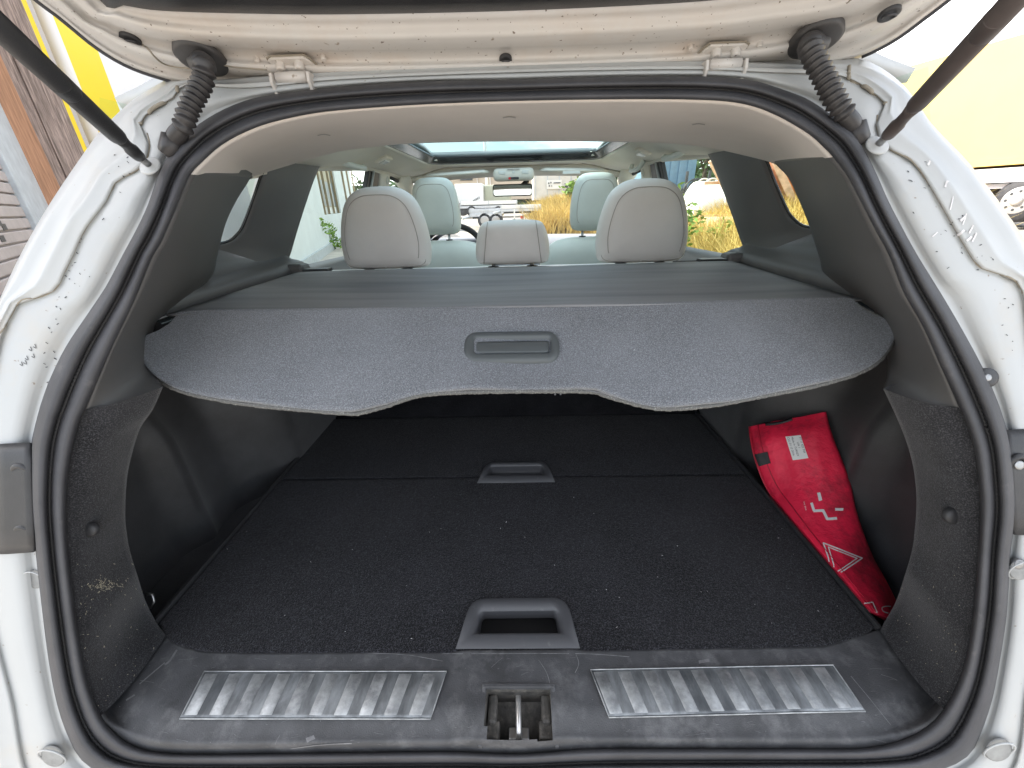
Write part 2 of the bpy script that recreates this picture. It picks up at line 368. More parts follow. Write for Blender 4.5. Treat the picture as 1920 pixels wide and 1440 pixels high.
# little scratches on both pillars
parts = []
for k in range(70):
    side = random.random() < .5
    if side: x = random.uniform(60, 250); y = 900-x*2.6+random.uniform(-60, 60)
    else: x = random.uniform(1700, 1900); y = (x-1480)*1.35+random.uniform(-40, 100)
    if not 150 < y < 800: continue
    q = stroke_vf(BJ, [(x, y), (x+random.uniform(-5, 5), y+random.uniform(-3, 4))], random.uniform(.8, 2), .0006, wn=4)
    parts.append(q)
for x, y in ((55, 655), (60, 668), (45, 680), (38, 683), (48, 672), (63, 650)): parts.append(stroke_vf(BJ, [(x, y), (x+6, y+3), (x+3, y-5)], 1.2, .0006, wn=6))
vs, fs = join(parts); tag(mk('stone_chip', vs, fs, INK if False else BLKP, jamb, fix=False), kind='stuff')
# dark lamp brackets at the sides and screws
def bracket(xs, screws, sgn):
    br = []
    top, bot = xs
    rows = []
    for i in range(13):
        t = i/12; a, b = lerp(Vector(top[0]), Vector(bot[0]), t), lerp(Vector(top[1]), Vector(bot[1]), t)
        row = []
        for j in range(9):
            u = j/8; p = lerp(a, b, u); e = min(t, 1-t)*8
            off = .006-.006*min(1, e)-(.014*sm((.62-u)/.3) if u < .62 else 0)*0
            row.append(aG(p, off+.010*(1 if u < .35 else 0)))
        rows.append(row)
    o = grid('lamp_bracket', rows, BLKP, CAR, thick=.004)
    for (x, y, r) in screws:
        c = aG((x, y), -.0015); n = gn(c.z)
        mm = mk('screw_cup', *tubevf([c+n*.001+V(math.cos(a)*r*.9, 0, math.sin(a)*r*1.1)-n*.004 for a in np.linspace(0, 2*PI, 25)], r*.34, 8, False), BLKP, o)
        disk('screw', c-n*.0005, n, r*.55, .0015, CHRM, o, 10)
    return o
bracket((((-30, 835), (62, 831)), ((-30, 1038), (70, 1031))), [(40, 890, .011), (43, 1003, .010)], -1)
bracket((((1965, 802), (1888, 806)), ((1975, 1006), (1902, 1003))), [(1911, 872, .010)], 1)
# bolts and plugs in the white lower flange
GREYW = mat('painted_recess_shade', (.27, .27, .26), .6, var=.2, vscale=60)  # flat grey paints the shading inside the bolt recesses
def plug(x, y, r, cover=True):
    c = onb(BJ, (x, y), .005); n = gn(c.z)
    vs, fs = tubevf([c+V(math.cos(a)*r, 0, math.sin(a)*r*1.05) for a in np.linspace(0, 2*PI, 29)], r*.07, 6, False)
    o = mk('bolt_recess', vs, fs, WHITE, jamb)
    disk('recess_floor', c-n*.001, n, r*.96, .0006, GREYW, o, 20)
    if not cover: pass
    return o
plug(55, 1088, .0125); c = onb(BJ, (61, 1083), .005); disk('bolt', c, gn(c.z), .0062, .002, CHRM, jamb, 8, .001)
plug(104, 1412, .016); plug(1868, 1401, .016); plug(1912, 1066, .0125); c = onb(BJ, (1906, 1054), .005); disk('bolt', c, gn(c.z), .0062, .002, CHRM, jamb, 8, .001)
c = aG((1849, 708), .006); disk('rubber_buffer', c, gn(c.z), .011, .004, BLKP, jamb, 18, .001)
c = aG((1852, 708), -.001); disk('screw', c, gn(c.z), .004, .001, CHRM, jamb, 8)
# bumper step below
bmp = box('rear_bumper', (0, .215, .42), (1.66, .22, .30), WHITE, CAR, bevel=.05, smooth=True)
box('bumper_step', (0, .19, .572), (1.05, .13, .012), BLKP, bmp, bevel=.004)

# ---- outer skin: roof, sides, so that the cabin is closed
ROOF = []
def zroof(x, y): return 1.605-.07*sm((abs(x)-.45)/.30)-.05*sm((1.15-y)/.6)-.03*sm((y-2.2)/.4)
for i in range(25):
    y = .82+(2.48-.82)*i/24
    ROOF.append([V(x, y, zroof(x, y)) for x in np.linspace(-.68, .68, 29)])
grid('roof_skin', ROOF, WHITE, CAR, drop=lambda c: abs(c.x) < .44 and 1.0 < c.y < 2.40, thick=.02)
for s in (-1, 1):
    rows = []
    for i in range(16):
        y = .47+i*.25
        rows.append([V(s*x*(.985 if i == 0 else 1), y, z) for x, z in ((.70, 1.135), (.80, 1.11), (.88, 1.02), (.915, .85), (.91, .60), (.88, .32))])
    grid('body_side', rows, WHITE, CAR, thick=.01)
    for y in (.95, 3.62):
        w = disk('wheel', (s*.86, y, .345), (s, 0, 0), .345, .11, RUB, CAR, 40)
        disk('rim', (s*.975, y, .345), (s, 0, 0), .23, .01, STEEL, w, 24, .02)
box('underbody', (0, 2.1, .34), (1.6, 3.7, .08), BLKP, CAR)
grid('bonnet', [[V(x, y, 1.10-.03*abs(x)-.06*(y-3.1)-.1*sm((abs(x)-.6)/.3)) for x in np.linspace(-.9, .9, 13)] for y in np.linspace(3.12, 4.15, 7)], WHITE, CAR, thick=.01)
box('front_bumper', (0, 4.18, .7), (1.75, .18, .6), WHITE, CAR, bevel=.06)

# ---- D pillar trims and felt corners
def smooth3(pts, n): return resamp(cr(pts, 10), n)
def subcurve(px, start, end, n):
    """part of the traced inner seal outline between two pixel points, going through the list order"""
    q = [Vector(p) for p in cr(px, 10, True)]
    i0 = min(range(len(q)), key=lambda i: (q[i]-Vector(start)).length); i1 = min(range(len(q)), key=lambda i: (q[i]-Vector(end)).length)
    seq = []; i = i0
    while True:
        seq.append(q[i])
        if i == i1: break
        i = (i+1) % len(q)
    return resamp(seq, n)
inner_rev = inner_px[::-1]
def extrow(pts, off=.016, k=1.022): return [aG((968+(p[0]-968)*k, 800+(p[1]-800)*k), off) for p in pts]
def trim(side):
    if side < 0:
        a = subcurve(inner_px, (362, 322), (152, 785), 60)
        edge = [((470, 333), -.5495, 'X'), ((463, 345), -.553, 'X'), ((443, 377), -.575, 'X'), ((423, 420), -.59, 'X'), ((407, 480), -.60, 'X'), ((393, 523), -.607, 'X'), ((300, 600), .655, 'Y'), ((284, 655), .575, 'Y'), ((290, 700), .52, 'Y'), ((306, 725), .475, 'Y')]
    else:
        a = subcurve(inner_rev, (1560, 291), (1803, 775), 60)
        edge = [((1453, 306), .5495, 'X'), ((1461, 315), .553, 'X'), ((1477, 332), .562, 'X'), ((1493, 364), .573, 'X'), ((1516, 420), .588, 'X'), ((1538, 488), .60, 'X'), ((1548, 520), .607, 'X'), ((1635, 588), .655, 'Y'), ((1660, 650), .575, 'Y'), ((1664, 700), .52, 'Y'), ((1655, 730), .475, 'Y')]
    A = [aG(p, .008) for p in a]
    Bq = [aX(p, v) if k == 'X' else aY(p, v) for p, v, k in edge]
    B = smooth3(Bq, 60)
    rows = [extrow(a)]
    for i in range(19):
        t = i/18; row = []
        for u, v in zip(A, B):
            p = lerp(u, v, t); bul = math.sin(PI*t)*.003
            row.append(p-V(side*bul, bul*.4, 0))
        rows.append(row)
    # turned-in inner lip
    rows.append([v+V(side*.02, .012, 0) for v in B]); rows.append([v+V(side*.05, .02, 0) for v in B])
    k0 = [r[0] for r in rows[1:20]]; va = gridvf(rows); vb = gridvf([k0, [p+V(side*.004, .012, .006) for p in k0], [p+V(side*.006, .06, .030) for p in k0]])
    vs, fs = join([va, vb]); o = mk('pillar_trim', vs, fs, GREYP, CAR, fix=False)
    # felt corner
    if side < 0:
        a2 = subcurve(inner_px, (160, 768), (191, 1343), 70)
        e2 = [(306, 724), (287, 767), (263, 803), (247, 853), (238, 900), (235, 960), (237, 993), (243, 1030), (257, 1077), (273, 1127), (293, 1167), (311, 1192)]
        top = [(153, 783), (230, 755), (306, 725)]
    else:
        a2 = subcurve(inner_rev, (1797, 762), (1773, 1330), 70)
        e2 = [(1656, 729), (1680, 780), (1700, 830), (1713, 880), (1718, 930), (1717, 970), (1711, 1027), (1697, 1077), (1680, 1127), (1662, 1160), (1650, 1181)]
    A2 = [aG(p, .008) for p in a2]
    E = rs(e2, 70); B2 = []
    for k, p in enumerate(E):
        t = k/69; off = lerp(.075, .095, min(1, t*1.6)) if t < .8 else .095
        q = aG(p, off)
        if t > .72: # approach the floor corner
            qz = aZ(p, .757); q = lerp(q, qz, sm((t-.72)/.28))
        B2.append(q)
    rows = [extrow(a2)]
    for i in range(15):
        t = i/14; rows.append([lerp(u, v, t)-V(side*.006*math.sin(PI*t), .012*math.sin(PI*t), 0) for u, v in zip(A2, B2)])
    rows.append([v+V(side*.006, .004, 0) for v in B2]); rows.append([v+V(side*.02, .012, -.0) for v in B2]); rows.append([v+V(side*.09, .02, 0) for v in B2])
    f = grid('felt_corner', rows, FELT, CAR)
    return o, f
TL, FL = trim(-1); TR, FR = trim(1)
BF = bvh_of(FL, FR)
for x, y in ((168, 993), (1787, 967)):
    c = onb(BF, (x, y), .001); disk('trim_clip', c, gn(c.z), .0095, .003, BLKP, FL if x < 900 else FR, 20, .002)
# ---- side walls of the load bay with the wheel arch bulges
for s in (-1, 1):
    rows = []
    for i in range(64):
        y = .40+.78*i/63; row = []
        for j in range(30):
            z = .66+.53*j/29
            x = .675-.022*sm((y-.565)/.06)*sm((1.02-z)/.1)-.105*sm((y-.70)/.14)*sm((1.13-z)/.14)-.01*math.exp(-((y-.62)/.02)**2)
            x = x+.02*sm((z-1.0)/.15)
            row.append(V(s*x, y, z))
        rows.append(row)
    grid('side_lining', rows, SIDEF, CAR)
    box('side_pocket_floor', (s*.64, .76, .69), (.24, .76, .01), SIDEF, CAR)
    # strip along the floor edge
    q = [V(s*.5445, .372, .752), V(s*.5445, .75, .752), V(s*.5445, 1.035, .752)]
    grid('floor_edge_strip', [[V(s*.5405-.010, y, .68) for y in (.38, .75, 1.04)], [V(s*.5405-.010, y, .756) for y in (.38, .75, 1.04)], [V(s*.5415-.010, y, .759) for y in (.38, .75, 1.04)], [V(s*.5455-.010, y, .759) for y in (.38, .75, 1.04)], [V(s*.547-.010, y, .756) for y in (.38, .75, 1.04)], [V(s*.547-.010, y, .68) for y in (.38, .75, 1.04)]], BLKP, CAR, smooth=False)
box('boot_tub', (0, .74, .66), (1.14, .80, .02), SIDEF, CAR)
# lashing eye
c = aZ((283, 1128), .80); tube('lashing_eye', [aY((271, 1112), .42), aY((286, 1115), .42), aY((289, 1128), .415), aY((281, 1140), .41)], .0022, CHRM, CAR, 8)

# ---- sill trim
lowe = subcurve(inner_px, (191, 1343), (1771, 1333), 221)
tope = rs([(311, 1192), (330, 1207), (367, 1219), (400, 1223), (500, 1225), (640, 1224), (970, 1222), (1280, 1217), (1513, 1213), (1563, 1207), (1613, 1191), (1650, 1180)], 221)
rows = []; HOLE = (911, 1290, 1034, 1392)
NR = 46
def sillpt(px, py, t):
    a = aZ((px, py), .752); b = aG((px, py), .006)
    lowz = b
    k = sm((t-.10)/.35)
    z = lerp(.742, .752, k)
    q = aZ((px, py), z)
    if t < .12: q = lerp(aG((px, py), .004), q, sm(t/.12))
    return q
keep = []
for i in range(NR+1):
    t = i/NR; row = []
    for j in range(221):
        p = lerp(lowe[j], tope[j], t); q = sillpt(p[0], p[1], t)
        # raised centre block round the latch and shallow dish beside it
        hw = 85+ (1400-p[1])*-.12
        bump = .0045*sm((135-abs(p[0]-975))/40)*(sm((t-.0)/.1))
        q = q+V(0, 0, bump)
        row.append(q)
    rows.append(row)
rows.append([v+V(0, .003, -.010) for v in rows[-1]]); rows.append([v+V(0, .004, -.05) for v in rows[-1]])
vs, fs = gridvf(rows); n = 221; fs2 = []
for k, f in enumerate(fs):
    i, j = divmod(k, n-1)
    if i < NR:
        t = (i+.5)/NR; p = (lerp(lowe[j], tope[j], t)+lerp(lowe[j+1], tope[j+1], t))/2
        if HOLE[0] < p[0] < HOLE[2] and HOLE[1] < p[1] < HOLE[3]: continue
    fs2.append(f)
vs, fs2 = join([(vs, fs2), gridvf([extrow(lowe, .022, 1.03), rows[0]])])
sill = mk('sill_trim', vs, fs2, SILLP, CAR, fix=False)
vs0, fs0 = gridvf(rows); BS = BVHTree.FromPolygons([Vector(v) for v in vs0], fs0)
# latch pocket
hc = [onb(BS, p, 0) for p in ((911, 1290), (1034, 1290), (1040, 1396), (904, 1396))]
dn = V(0, .012, -.05)
rings = [[h+V(0, 0, .0015) for h in hc], hc, [lerp(h, sum(hc, V(0, 0, 0))/4, .04)+V(0, 0, -.006) for h in hc], [lerp(h, sum(hc, V(0, 0, 0))/4, .10)+dn for h in hc]]
vs, fs = gridvf(rings, True); fs.append(tuple(range(len(vs)-4, len(vs))))
POCK = mat('dirty_pocket', (.07, .066, .06), .6, var=.5, vscale=60, bump=.6, bscale=150, dirt=((.22, .2, .17), 70, .5, .8), bdist=.002)
latch = mk('latch_pocket', vs, fs, POCK, CAR, smooth=False)
def rimbar(p0, p1, w, h, name='pocket_rim', m=SILLP):
    d = (p1-p0).normalized(); sd = d.cross(V(0, 0, 1)).normalized(); c = (p0+p1)/2
    return box(name, c, ((p1-p0).length+w*.6, w, h), m, latch, ax=(d, sd, V(0, 0, 1)), bevel=.001)
H0 = [onb(BS, p, .0) for p in ((908, 1287), (1037, 1287), (1044, 1399), (900, 1399))]
rimbar(H0[0], H0[1], .005, .006); rimbar(H0[1], H0[2], .005, .006); rimbar(H0[0], H0[3], .005, .006)
# striker loop and side cheeks
sk = aZ((973, 1385), .725); tp = aZ((972, 1303), .722)
tube('striker', [tp+V(0, .004, -.02), tp+V(0, .003, .006), tp+V(0, -.002, .010), lerp(tp, sk, .5)+V(0, 0, .008), sk+V(0, .004, .004), sk+V(0, 0, -.004)], [.0042, .0042, .004, .0038, .004, .004], mat('worn_steel', (.72, .71, .69), .35, metal=.8, var=.2, vscale=90), latch, 10)
box('striker_base', sk+V(0, .006, -.004), (.026, .014, .006), CHRM, latch, bevel=.002)
for s, px in ((-1, 930), (1, 1018)):
    c = aZ((px, 1335), .73); box('latch_guide', c+V(s*.004, 0, 0), (.012, .034, .02), POCK, latch, bevel=.004)
    c = aZ((px-s*(-6), 1372), .729); box('latch_guide', c, (.018, .02, .012), POCK, latch, bevel=.003)
# dusty marks and scratches on the sill (many, joined)
parts = []
for k in range(190):
    x = random.uniform(240, 1700); y = random.uniform(1232, 1400)
    if 320 < x < 860 and 1255 < y < 1352 or 1090 < x < 1630 and 1243 < y < 1342 or 890 < x < 1050 and y > 1280: continue
    a = random.uniform(-.6, .6) if random.random() < .7 else random.uniform(-1.6, 1.6); l = random.expovariate(1/9.)+2
    x1, y1 = x+l*math.cos(a), y+l*math.sin(a)*.6
    if not 1230 < y1 < 1402: continue
    parts.append(stroke_vf(BS, [(x, y), ((x+x1)/2+random.uniform(-1, 1), (y+y1)/2+random.uniform(-1, 1)), (x1, y1)], random.uniform(.3, .7), .0005, wn=5))
for pts, w in [([(332, 1219), (318, 1240), (309, 1247)], 3.5), ([(309, 1243), (283, 1265), (262, 1283)], 2), ([(253, 1303), (237, 1313)], 3), ([(590, 1382), (575, 1388)], 8), ([(690, 1225), (760, 1228), (830, 1240)], 1.2), ([(1010, 1238), (1025, 1262), (1033, 1290)], 1), ([(830, 1226), (920, 1226), (1090, 1226), (1180, 1232)], 1.4), ([(1080, 1228), (1085, 1245), (1078, 1262)], 1.2), ([(1595, 1268), (1630, 1310), (1670, 1360)], .9), ([(1310, 1242), (1330, 1238)], 6), ([(545, 1403), (600, 1396), (660, 1393)], 1.6), ([(1070, 1402), (1085, 1405)], 5)]:
    parts.append(stroke_vf(BS, pts, w, .0006, wn=12))
vs, fs = join([p for p in parts if p[0]]); SCR = mat('scratch', (.17, .17, .175), .7, var=.4, vscale=90)
tag(mk('scratch_mark', vs, fs, SCR, sill, fix=False), kind='stuff')
# scuff plates with ribs
def plate(c, ribs, name='scuff_plate'):
    C3 = [onb(BS, p, .002) for p in c]
    def q(u, v, l): # u along, v from back (top) to front
        p = lerp(lerp(Vector(c[0]), Vector(c[1]), u), lerp(Vector(c[3]), Vector(c[2]), u), v); return onb(BS, p, l)
    N1 = 30; rows = []
    for v, l in ((-.02, .0), (0, .0025), (.03, .0035), (.5, .0035), (.9, .0035), (.955, .0042), (.985, .0035), (1.01, 0)):
        rows.append([q(max(.0, min(1., u)), max(0, min(1, v)), l) for u in np.linspace(0, 1, N1)])
    pl = grid(name, rows, STEEL, sill)
    for k in range(ribs):
        u0 = (k+.08)/ribs; u1 = (k+.60)/ribs; rr = []
        for v, e in ((.05, 0), (.07, 1), (.5, 1), (.88, 1), (.93, .6)):
            rr.append([q(u0, v, .0036), q(u0+.006, v, .0036+.0010*e), q((u0+u1)/2, v, .0036+.0011*e), q(u1-.006, v, .0036+.0010*e), q(u1, v, .0036)])
        grid('rib', rr, STEELP, pl)
    fr = [q(u, v, .004) for u, v in [(0, 0), (.25, 0), (.5, 0), (.75, 0), (1, 0), (1, .5), (1, 1), (.75, 1), (.5, 1), (.25, 1), (0, 1), (0, .5), (0, 0)]]
    fr = [x for i in range(12) for x in (fr[i], lerp(fr[i], fr[i+1], .5))]+[fr[-1]]
    tube('plate_rim', fr, .0009, STEELP, pl, 6)
    return pl
plate([(385, 1262), (838, 1262), (808, 1348), (341, 1348)], 10)
plate([(1107, 1259), (1560, 1250), (1618, 1334), (1141, 1345)], 10)

# ---- headliner
ha = subcurve(inner_px[::-1] if False else inner_rev, (1100, 187), (1563, 296), 2)
topseq = [p for p in subcurve(inner_px, (1563, 294), (358, 327), 90)]
A = [aG(p, .006) for p in topseq]
lipdef = [((1457, 310), .55, 'X'), ((1430, 300), .575, 'X'), ((1333, 278), 1.0, 'Y'), ((1250, 269), .97, 'Y'), ((1150, 266), .95, 'Y'), ((965, 265), .95, 'Y'), ((780, 269), .95, 'Y'), ((690, 277), .97, 'Y'), ((620, 288), 1.0, 'Y'), ((490, 326), -.575, 'X'), ((467, 337), -.55, 'X')]
Bq = [aX(p, v) if k == 'X' else aY(p, v) for p, v, k in lipdef]
B = smooth3(Bq, 90)
rows = [extrow(topseq)]
for i in range(17):
    t = i/16
    rows.append([lerp(a, b, t)+V(0, 0, .006*math.sin(PI*t)*sm(min(j, 89-j)/14)) for j, (a, b) in enumerate(zip(A, B))])
rows.append([b+V(0, .012, .004) for b in B]); rows.append([b+V(0, .02, .02) for b in B])
hl = grid('headliner', rows, HEADL, CAR)
BH = bvh_of(hl)
for x, y, w in ((955, 219, 12), (607, 252, 12), (1310, 232, 12)):
    vs, fs = stroke_vf(BH, [(x-w, y+1), (x, y-1), (x+w, y+1)], 1.6, .0008); mk('fastener_dimple', vs, fs, SEAMM, hl, fix=False)
def zin(x, y):
    b = lerp(1.50, 1.558, sm((y-.92)/.35))-.045*sm((y-2.05)/.3)
    edge = lerp(1.44, 1.478, sm((y-1.2)/.6))-.01*sm((y-2.0)/.4)
    return lerp(b, edge, sm((abs(x)-.34)/.25))
rows = [[V(x, y, zin(x, y)) for x in np.linspace(-.60, .60, 49)] for y in np.linspace(.93, 2.37, 49)]
hl2 = grid('headliner_front', rows, HEADL2, CAR, drop=lambda c: abs(c.x) < .405-.06*sm((c.y-2.16)/.12) and 1.06 < c.y < 2.25, thick=.01, off=1)
# sunroof
def rr_path(x, y0, y1, z, r=.07, n=8):
    out = []
    for cx, cy, a0 in ((x-r, y1-r, 0), (-x+r, y1-r, PI/2), (-x+r, y0+r, PI), (x-r, y0+r, 1.5*PI)):
        for k in range(n+1): a = a0+PI/2*k/n; out.append(V(cx+r*math.cos(a), cy+r*math.sin(a), z))
    return out
sr = grid('sunroof_frame', [rr_path(.425, 1.03, 2.255, 1.520), rr_path(.412, 1.05, 2.238, 1.524), rr_path(.392, 1.075, 2.215, 1.541), rr_path(.388, 1.08, 2.212, 1.546), rr_path(.45, 1.0, 2.42, 1.562)], BLKG, CAR, closed=True, thick=.003)
rr = rr_path(.46, .98, 2.43, 1.568)
mk('glass_pane', rr, [tuple(range(len(rr)))], GLR, sr, smooth=False)
tube('sunroof_liner', rr_path(.428, 1.04, 2.262, 1.522)+[rr_path(.428, 1.04, 2.262, 1.522)[0]], .010, HEADL2, CAR, 8)
# windscreen header, pillars
grid('windscreen_header', [[V(x, 2.37, zin(x, 2.37)) for x in np.linspace(-.6, .6, 21)], [V(x, 2.46-.10*(x/.6)**2, 1.475-.03*(x/.6)**2) for x in np.linspace(-.6, .6, 21)], [V(x, 2.50-.1*(x/.6)**2, 1.52) for x in np.linspace(-.62, .62, 21)]], HEADL2, CAR, thick=.008)
for s in (-1, 1):
    tube('front_pillar_trim', [V(s*.585, 2.28, 1.47), V(s*.60, 2.42, 1.44), V(s*.66, 2.75, 1.28), V(s*.72, 3.08, 1.10)], [.045, .042, .04, .045], HEADL2, CAR, 10)
    # centre pillar
    prism('centre_pillar_trim', [V(s*.585, 1.98, 1.485), V(s*.585, 2.11, 1.485), V(s*.66, 2.12, 1.15), V(s*.66, 1.93, 1.15)], V(s*.03, 0, 0), HEADL2, CAR, bevel=.01)
    c = V(s*.592, 2.06, 1.445); disk('belt_anchor', c, (-s, 0, 0), .016, .004, LAMPG, CAR, 16)
    # black door frame
    prism('door_frame', [V(s*.592, 1.84, 1.48), V(s*.592, 1.975, 1.48), V(s*.672, 1.925, 1.14), V(s*.672, 1.72, 1.14)], V(s*.02, 0, 0), BLKP, CAR, bevel=.003)
    tube('window_channel', [V(s*.590, 1.875, 1.47), V(s*.672, 1.77, 1.14)], .006, LAMPG if False else WHITE, CAR, 6)
    # cant rail outer edge
    tube('cant_rail', [V(s*.60, .98, 1.415), V(s*.603, 1.3, 1.455), V(s*.605, 1.8, 1.488), V(s*.60, 2.3, 1.482)], .022, HEADL2, CAR, 8)
    # rear door glass and front door glass
    mk('rear_door_glass', [V(s*.60, 1.10, 1.47), V(s*.60, 1.95, 1.50), V(s*.69, 1.95, 1.13), V(s*.67, 1.0, 1.15)], [(0, 1, 2, 3)], GLS, CAR, smooth=False)
    mk('front_door_glass', [V(s*.60, 2.0, 1.50), V(s*.60, 2.45, 1.45), V(s*.73, 3.05, 1.08), V(s*.70, 2.0, 1.12)], [(0, 1, 2, 3)], GLS, CAR, smooth=False)
    tube('front_window_seal', [V(s*.60, 2.13, 1.46), V(s*.605, 2.3, 1.45), V(s*.63, 2.45, 1.38), V(s*.66, 2.6, 1.30)], .009, BLKP, CAR, 8)
    # door card top
    grid('door_card', [[V(s*.60, y, .75) for y in (1.05, 1.3, 1.6, 2, 2.5, 3.1)], [V(s*.61, y, 1.08) for y in (1.05, 1.3, 1.6, 2, 2.5, 3.1)], [V(s*.635, y, 1.145+zz) for y, zz in ((1.05, .04), (1.15, .035), (1.3, .012), (1.6, 0), (2.5, -.02), (3.1, -.03))], [V(s*.665, y, 1.162+zz) for y, zz in ((1.05, .04), (1.15, .035), (1.3, .008), (1.6, 0), (2.5, -.02), (3.1, -.03))], [V(s*.72, y, 1.13) for y in (1.05, 1.15, 1.3, 1.6, 2.5, 3.1)]], GREYP, CAR)
    # C pillar trim
    fc = smooth3([V(s*q.x, q.y, q.z) for q in (aX((1310, 255), .565), aX((1328, 291), .575), aX((1345, 330), .59), aX((1371, 400), .62), aX((1388, 450), .645), aX((1395, 467), .65), aX((1399, 490), .65))], 24)
    rc = smooth3([V(s*q.x, q.y, q.z) for q in (aX((1422, 270), .572), aX((1438, 302), .588), aX((1455, 345), .605), aX((1477, 395), .63), aX((1490, 412), .638), aX((1508, 424), .645), aX((1545, 429), .65))], 24)
    rows = []
    for i in range(11):
        t = i/10; rows.append([lerp(a, b, t)-V(s*(.012*math.sin(PI*t)-.010*math.sin(PI*t)*sm(t)), 0, 0) for a, b in zip(fc, rc)])
    rows.insert(0, [p+V(s*.03, .01, 0) for p in fc]); rows.append([p+V(s*.012, .020, 0) for p in rc])
    grid('quarter_pillar_trim', rows, GREYP, CAR)
    # shelf under the quarter window, between pillar foot and rail
    rows = []
    for i in range(25):
        y = .66+(1.16-.66)*i/24; k = sm((y-.86)/.28); zt = lerp(1.268, 1.20, k)
        rows.append([V(s*.72, y, 1.145), V(s*.592, y, 1.15), V(s*.594, y, 1.186), V(s*.600, y, 1.195), V(s*.612, y, 1.200), V(s*lerp(.625, .63, k), y, 1.204), V(s*lerp(.638, .642, k), y, 1.212), V(s*lerp(.645, .648, k), y, lerp(1.232, 1.216, k)), V(s*.650, y, lerp(zt, 1.22, k)), V(s*.665, y, lerp(zt, 1.222, k))])
    rows.append([v+V(s*.0, .02, -.01) for v in rows[-1]])
    grid('quarter_shelf_trim', rows, GREYP, CAR)
    tube('quarter_window_seal', [p+V(s*.002, .004, 0) for p in rc]+[V(s*.655, .80, 1.266)], .0032, BLKG, CAR, 8)
    mk('quarter_glass', [V(s*.605, 1.12, 1.49), V(s*.60, .70, 1.49), V(s*.675, .66, 1.24), V(s*.675, 1.02, 1.24)], [(0, 1, 2, 3)], GLS, CAR, smooth=False)
    # cover rail
    q = resamp([aX((1649, 583), .588), V(.584, .85, 1.166), V(.582, 1.10, 1.172)] if s > 0 else [aX((290, 606), -.588), V(-.584, .85, 1.166), V(-.582, 1.10, 1.172)], 14)
    rows = [[p+V(0, 0, -.020) for p in q], [p+V(-s*.010, 0, -.018) for p in q], [p+V(-s*.012, 0, -.004) for p in q], [p+V(-s*.009, 0, .002) for p in q], [p+V(s*.012, 0, .004) for p in q], [p+V(s*.03, 0, -.004) for p in q]]
    rl = grid('cover_rail', rows, BLKG if s < 0 else BLKP, CAR)
    vs = [r[0] for r in rows]; mk('rail_end', vs, [tuple(range(6))], BLKP, rl)
    box('rail_socket', V(s*.585, 1.10, 1.182), (.05, .05, .03), GREYP, CAR, bevel=.01)
# white scuffs on left rail
BRL = bvh_of([o for o in CAR.children if o.name.startswith('cover_rail')][0])
parts = [stroke_vf(BRL, pts, w, .0006, wn=6) for pts, w in [([(290, 601), (310, 594), (322, 590)], 3), ([(334, 586), (346, 581)], 2.5), ([(350, 580), (360, 576)], 2)]]
vs, fs = join([p for p in parts if p[0]])
if fs: mk('paint_scuff', vs, fs, PRINT, [o for o in CAR.children if o.name.startswith('cover_rail')][0], fix=False)
# windscreen
rows = [[V(x*.60, 2.50-.1*x*x, 1.50-.02*x*x) for x in np.linspace(-1, 1, 13)], [V(x*.72, 3.22-.22*x*x, 1.09) for x in np.linspace(-1, 1, 13)]]
grid('windscreen', rows, GLW, CAR)
# dashboard
rows = []
for y, z, in ((2.55, .80), (2.60, 1.02), (2.66, 1.10), (2.78, 1.125), (3.0, 1.128), (3.2, 1.11), (3.26, 1.06)):
    rows.append([V(x, y-.05*(x/.7)**2, z-.01*(x/.7)**2) for x in np.linspace(-.74, .74, 25)])
dash = grid('dashboard', rows, DASH, CAR)
rows = [[V(-.37+.20*math.cos(a)*k, 2.60+.12*(1-k)*0+dy, 1.07+.115*math.sin(a)*k) for a in np.linspace(0, PI, 17)] for k, dy in ((1, 0), (1, .14), (.9, .2))]
grid('instrument_hood', rows, BLKP, dash)
# steering wheel
ax = V(0, -.90, .42).normalized(); u = V(1, 0, 0); w = ax.cross(u); cc = V(-.37, 2.40, 1.055)
vs, fs = tubevf([cc+u*.185*math.cos(a)+w*.185*math.sin(a) for a in np.linspace(0, 2*PI, 49)], .016, 10, False)
sw = mk('steering_wheel', vs, fs, BLKP, CAR)
disk('horn_pad', cc+ax*-.02, ax, .065, .015, BLKP, sw, 20); box('spoke', cc, (.34, .03, .015), BLKP, sw, ax=(u, w, ax), bevel=.005); box('spoke', cc-w*.08*(1 if w.z > 0 else -1), (.03, .16, .015), BLKP, sw, ax=(u, w, ax), bevel=.005)
# visors
for s in (-1, 1):
    a, b = (.125, .47)
    rows = []
    for x in np.linspace(a, b, 12):
        e = min((x-a)/.02, (b-x)/.03, 1); e = math.sqrt(max(0, e)); zc = 1.482-.012*((x-a)/.35)-(.002)
        rows.append([V(s*x, 2.25+.055*e*math.cos(t)+.05*0, zc+.005*math.cos(t)+.011*e*math.sin(t)) for t in np.linspace(0, 2*PI, 15)[:-1]])
    vs, fs = gridvf(rows, True)
    fs += [tuple(range(14)), tuple(range(len(vs)-14, len(vs)))]
    o = mk('sun_visor', vs, fs, HEADL2, CAR)
    if s > 0: box('visor_label', V(.28, 2.192, 1.462), (.085, .002, .012), PAPER, o)
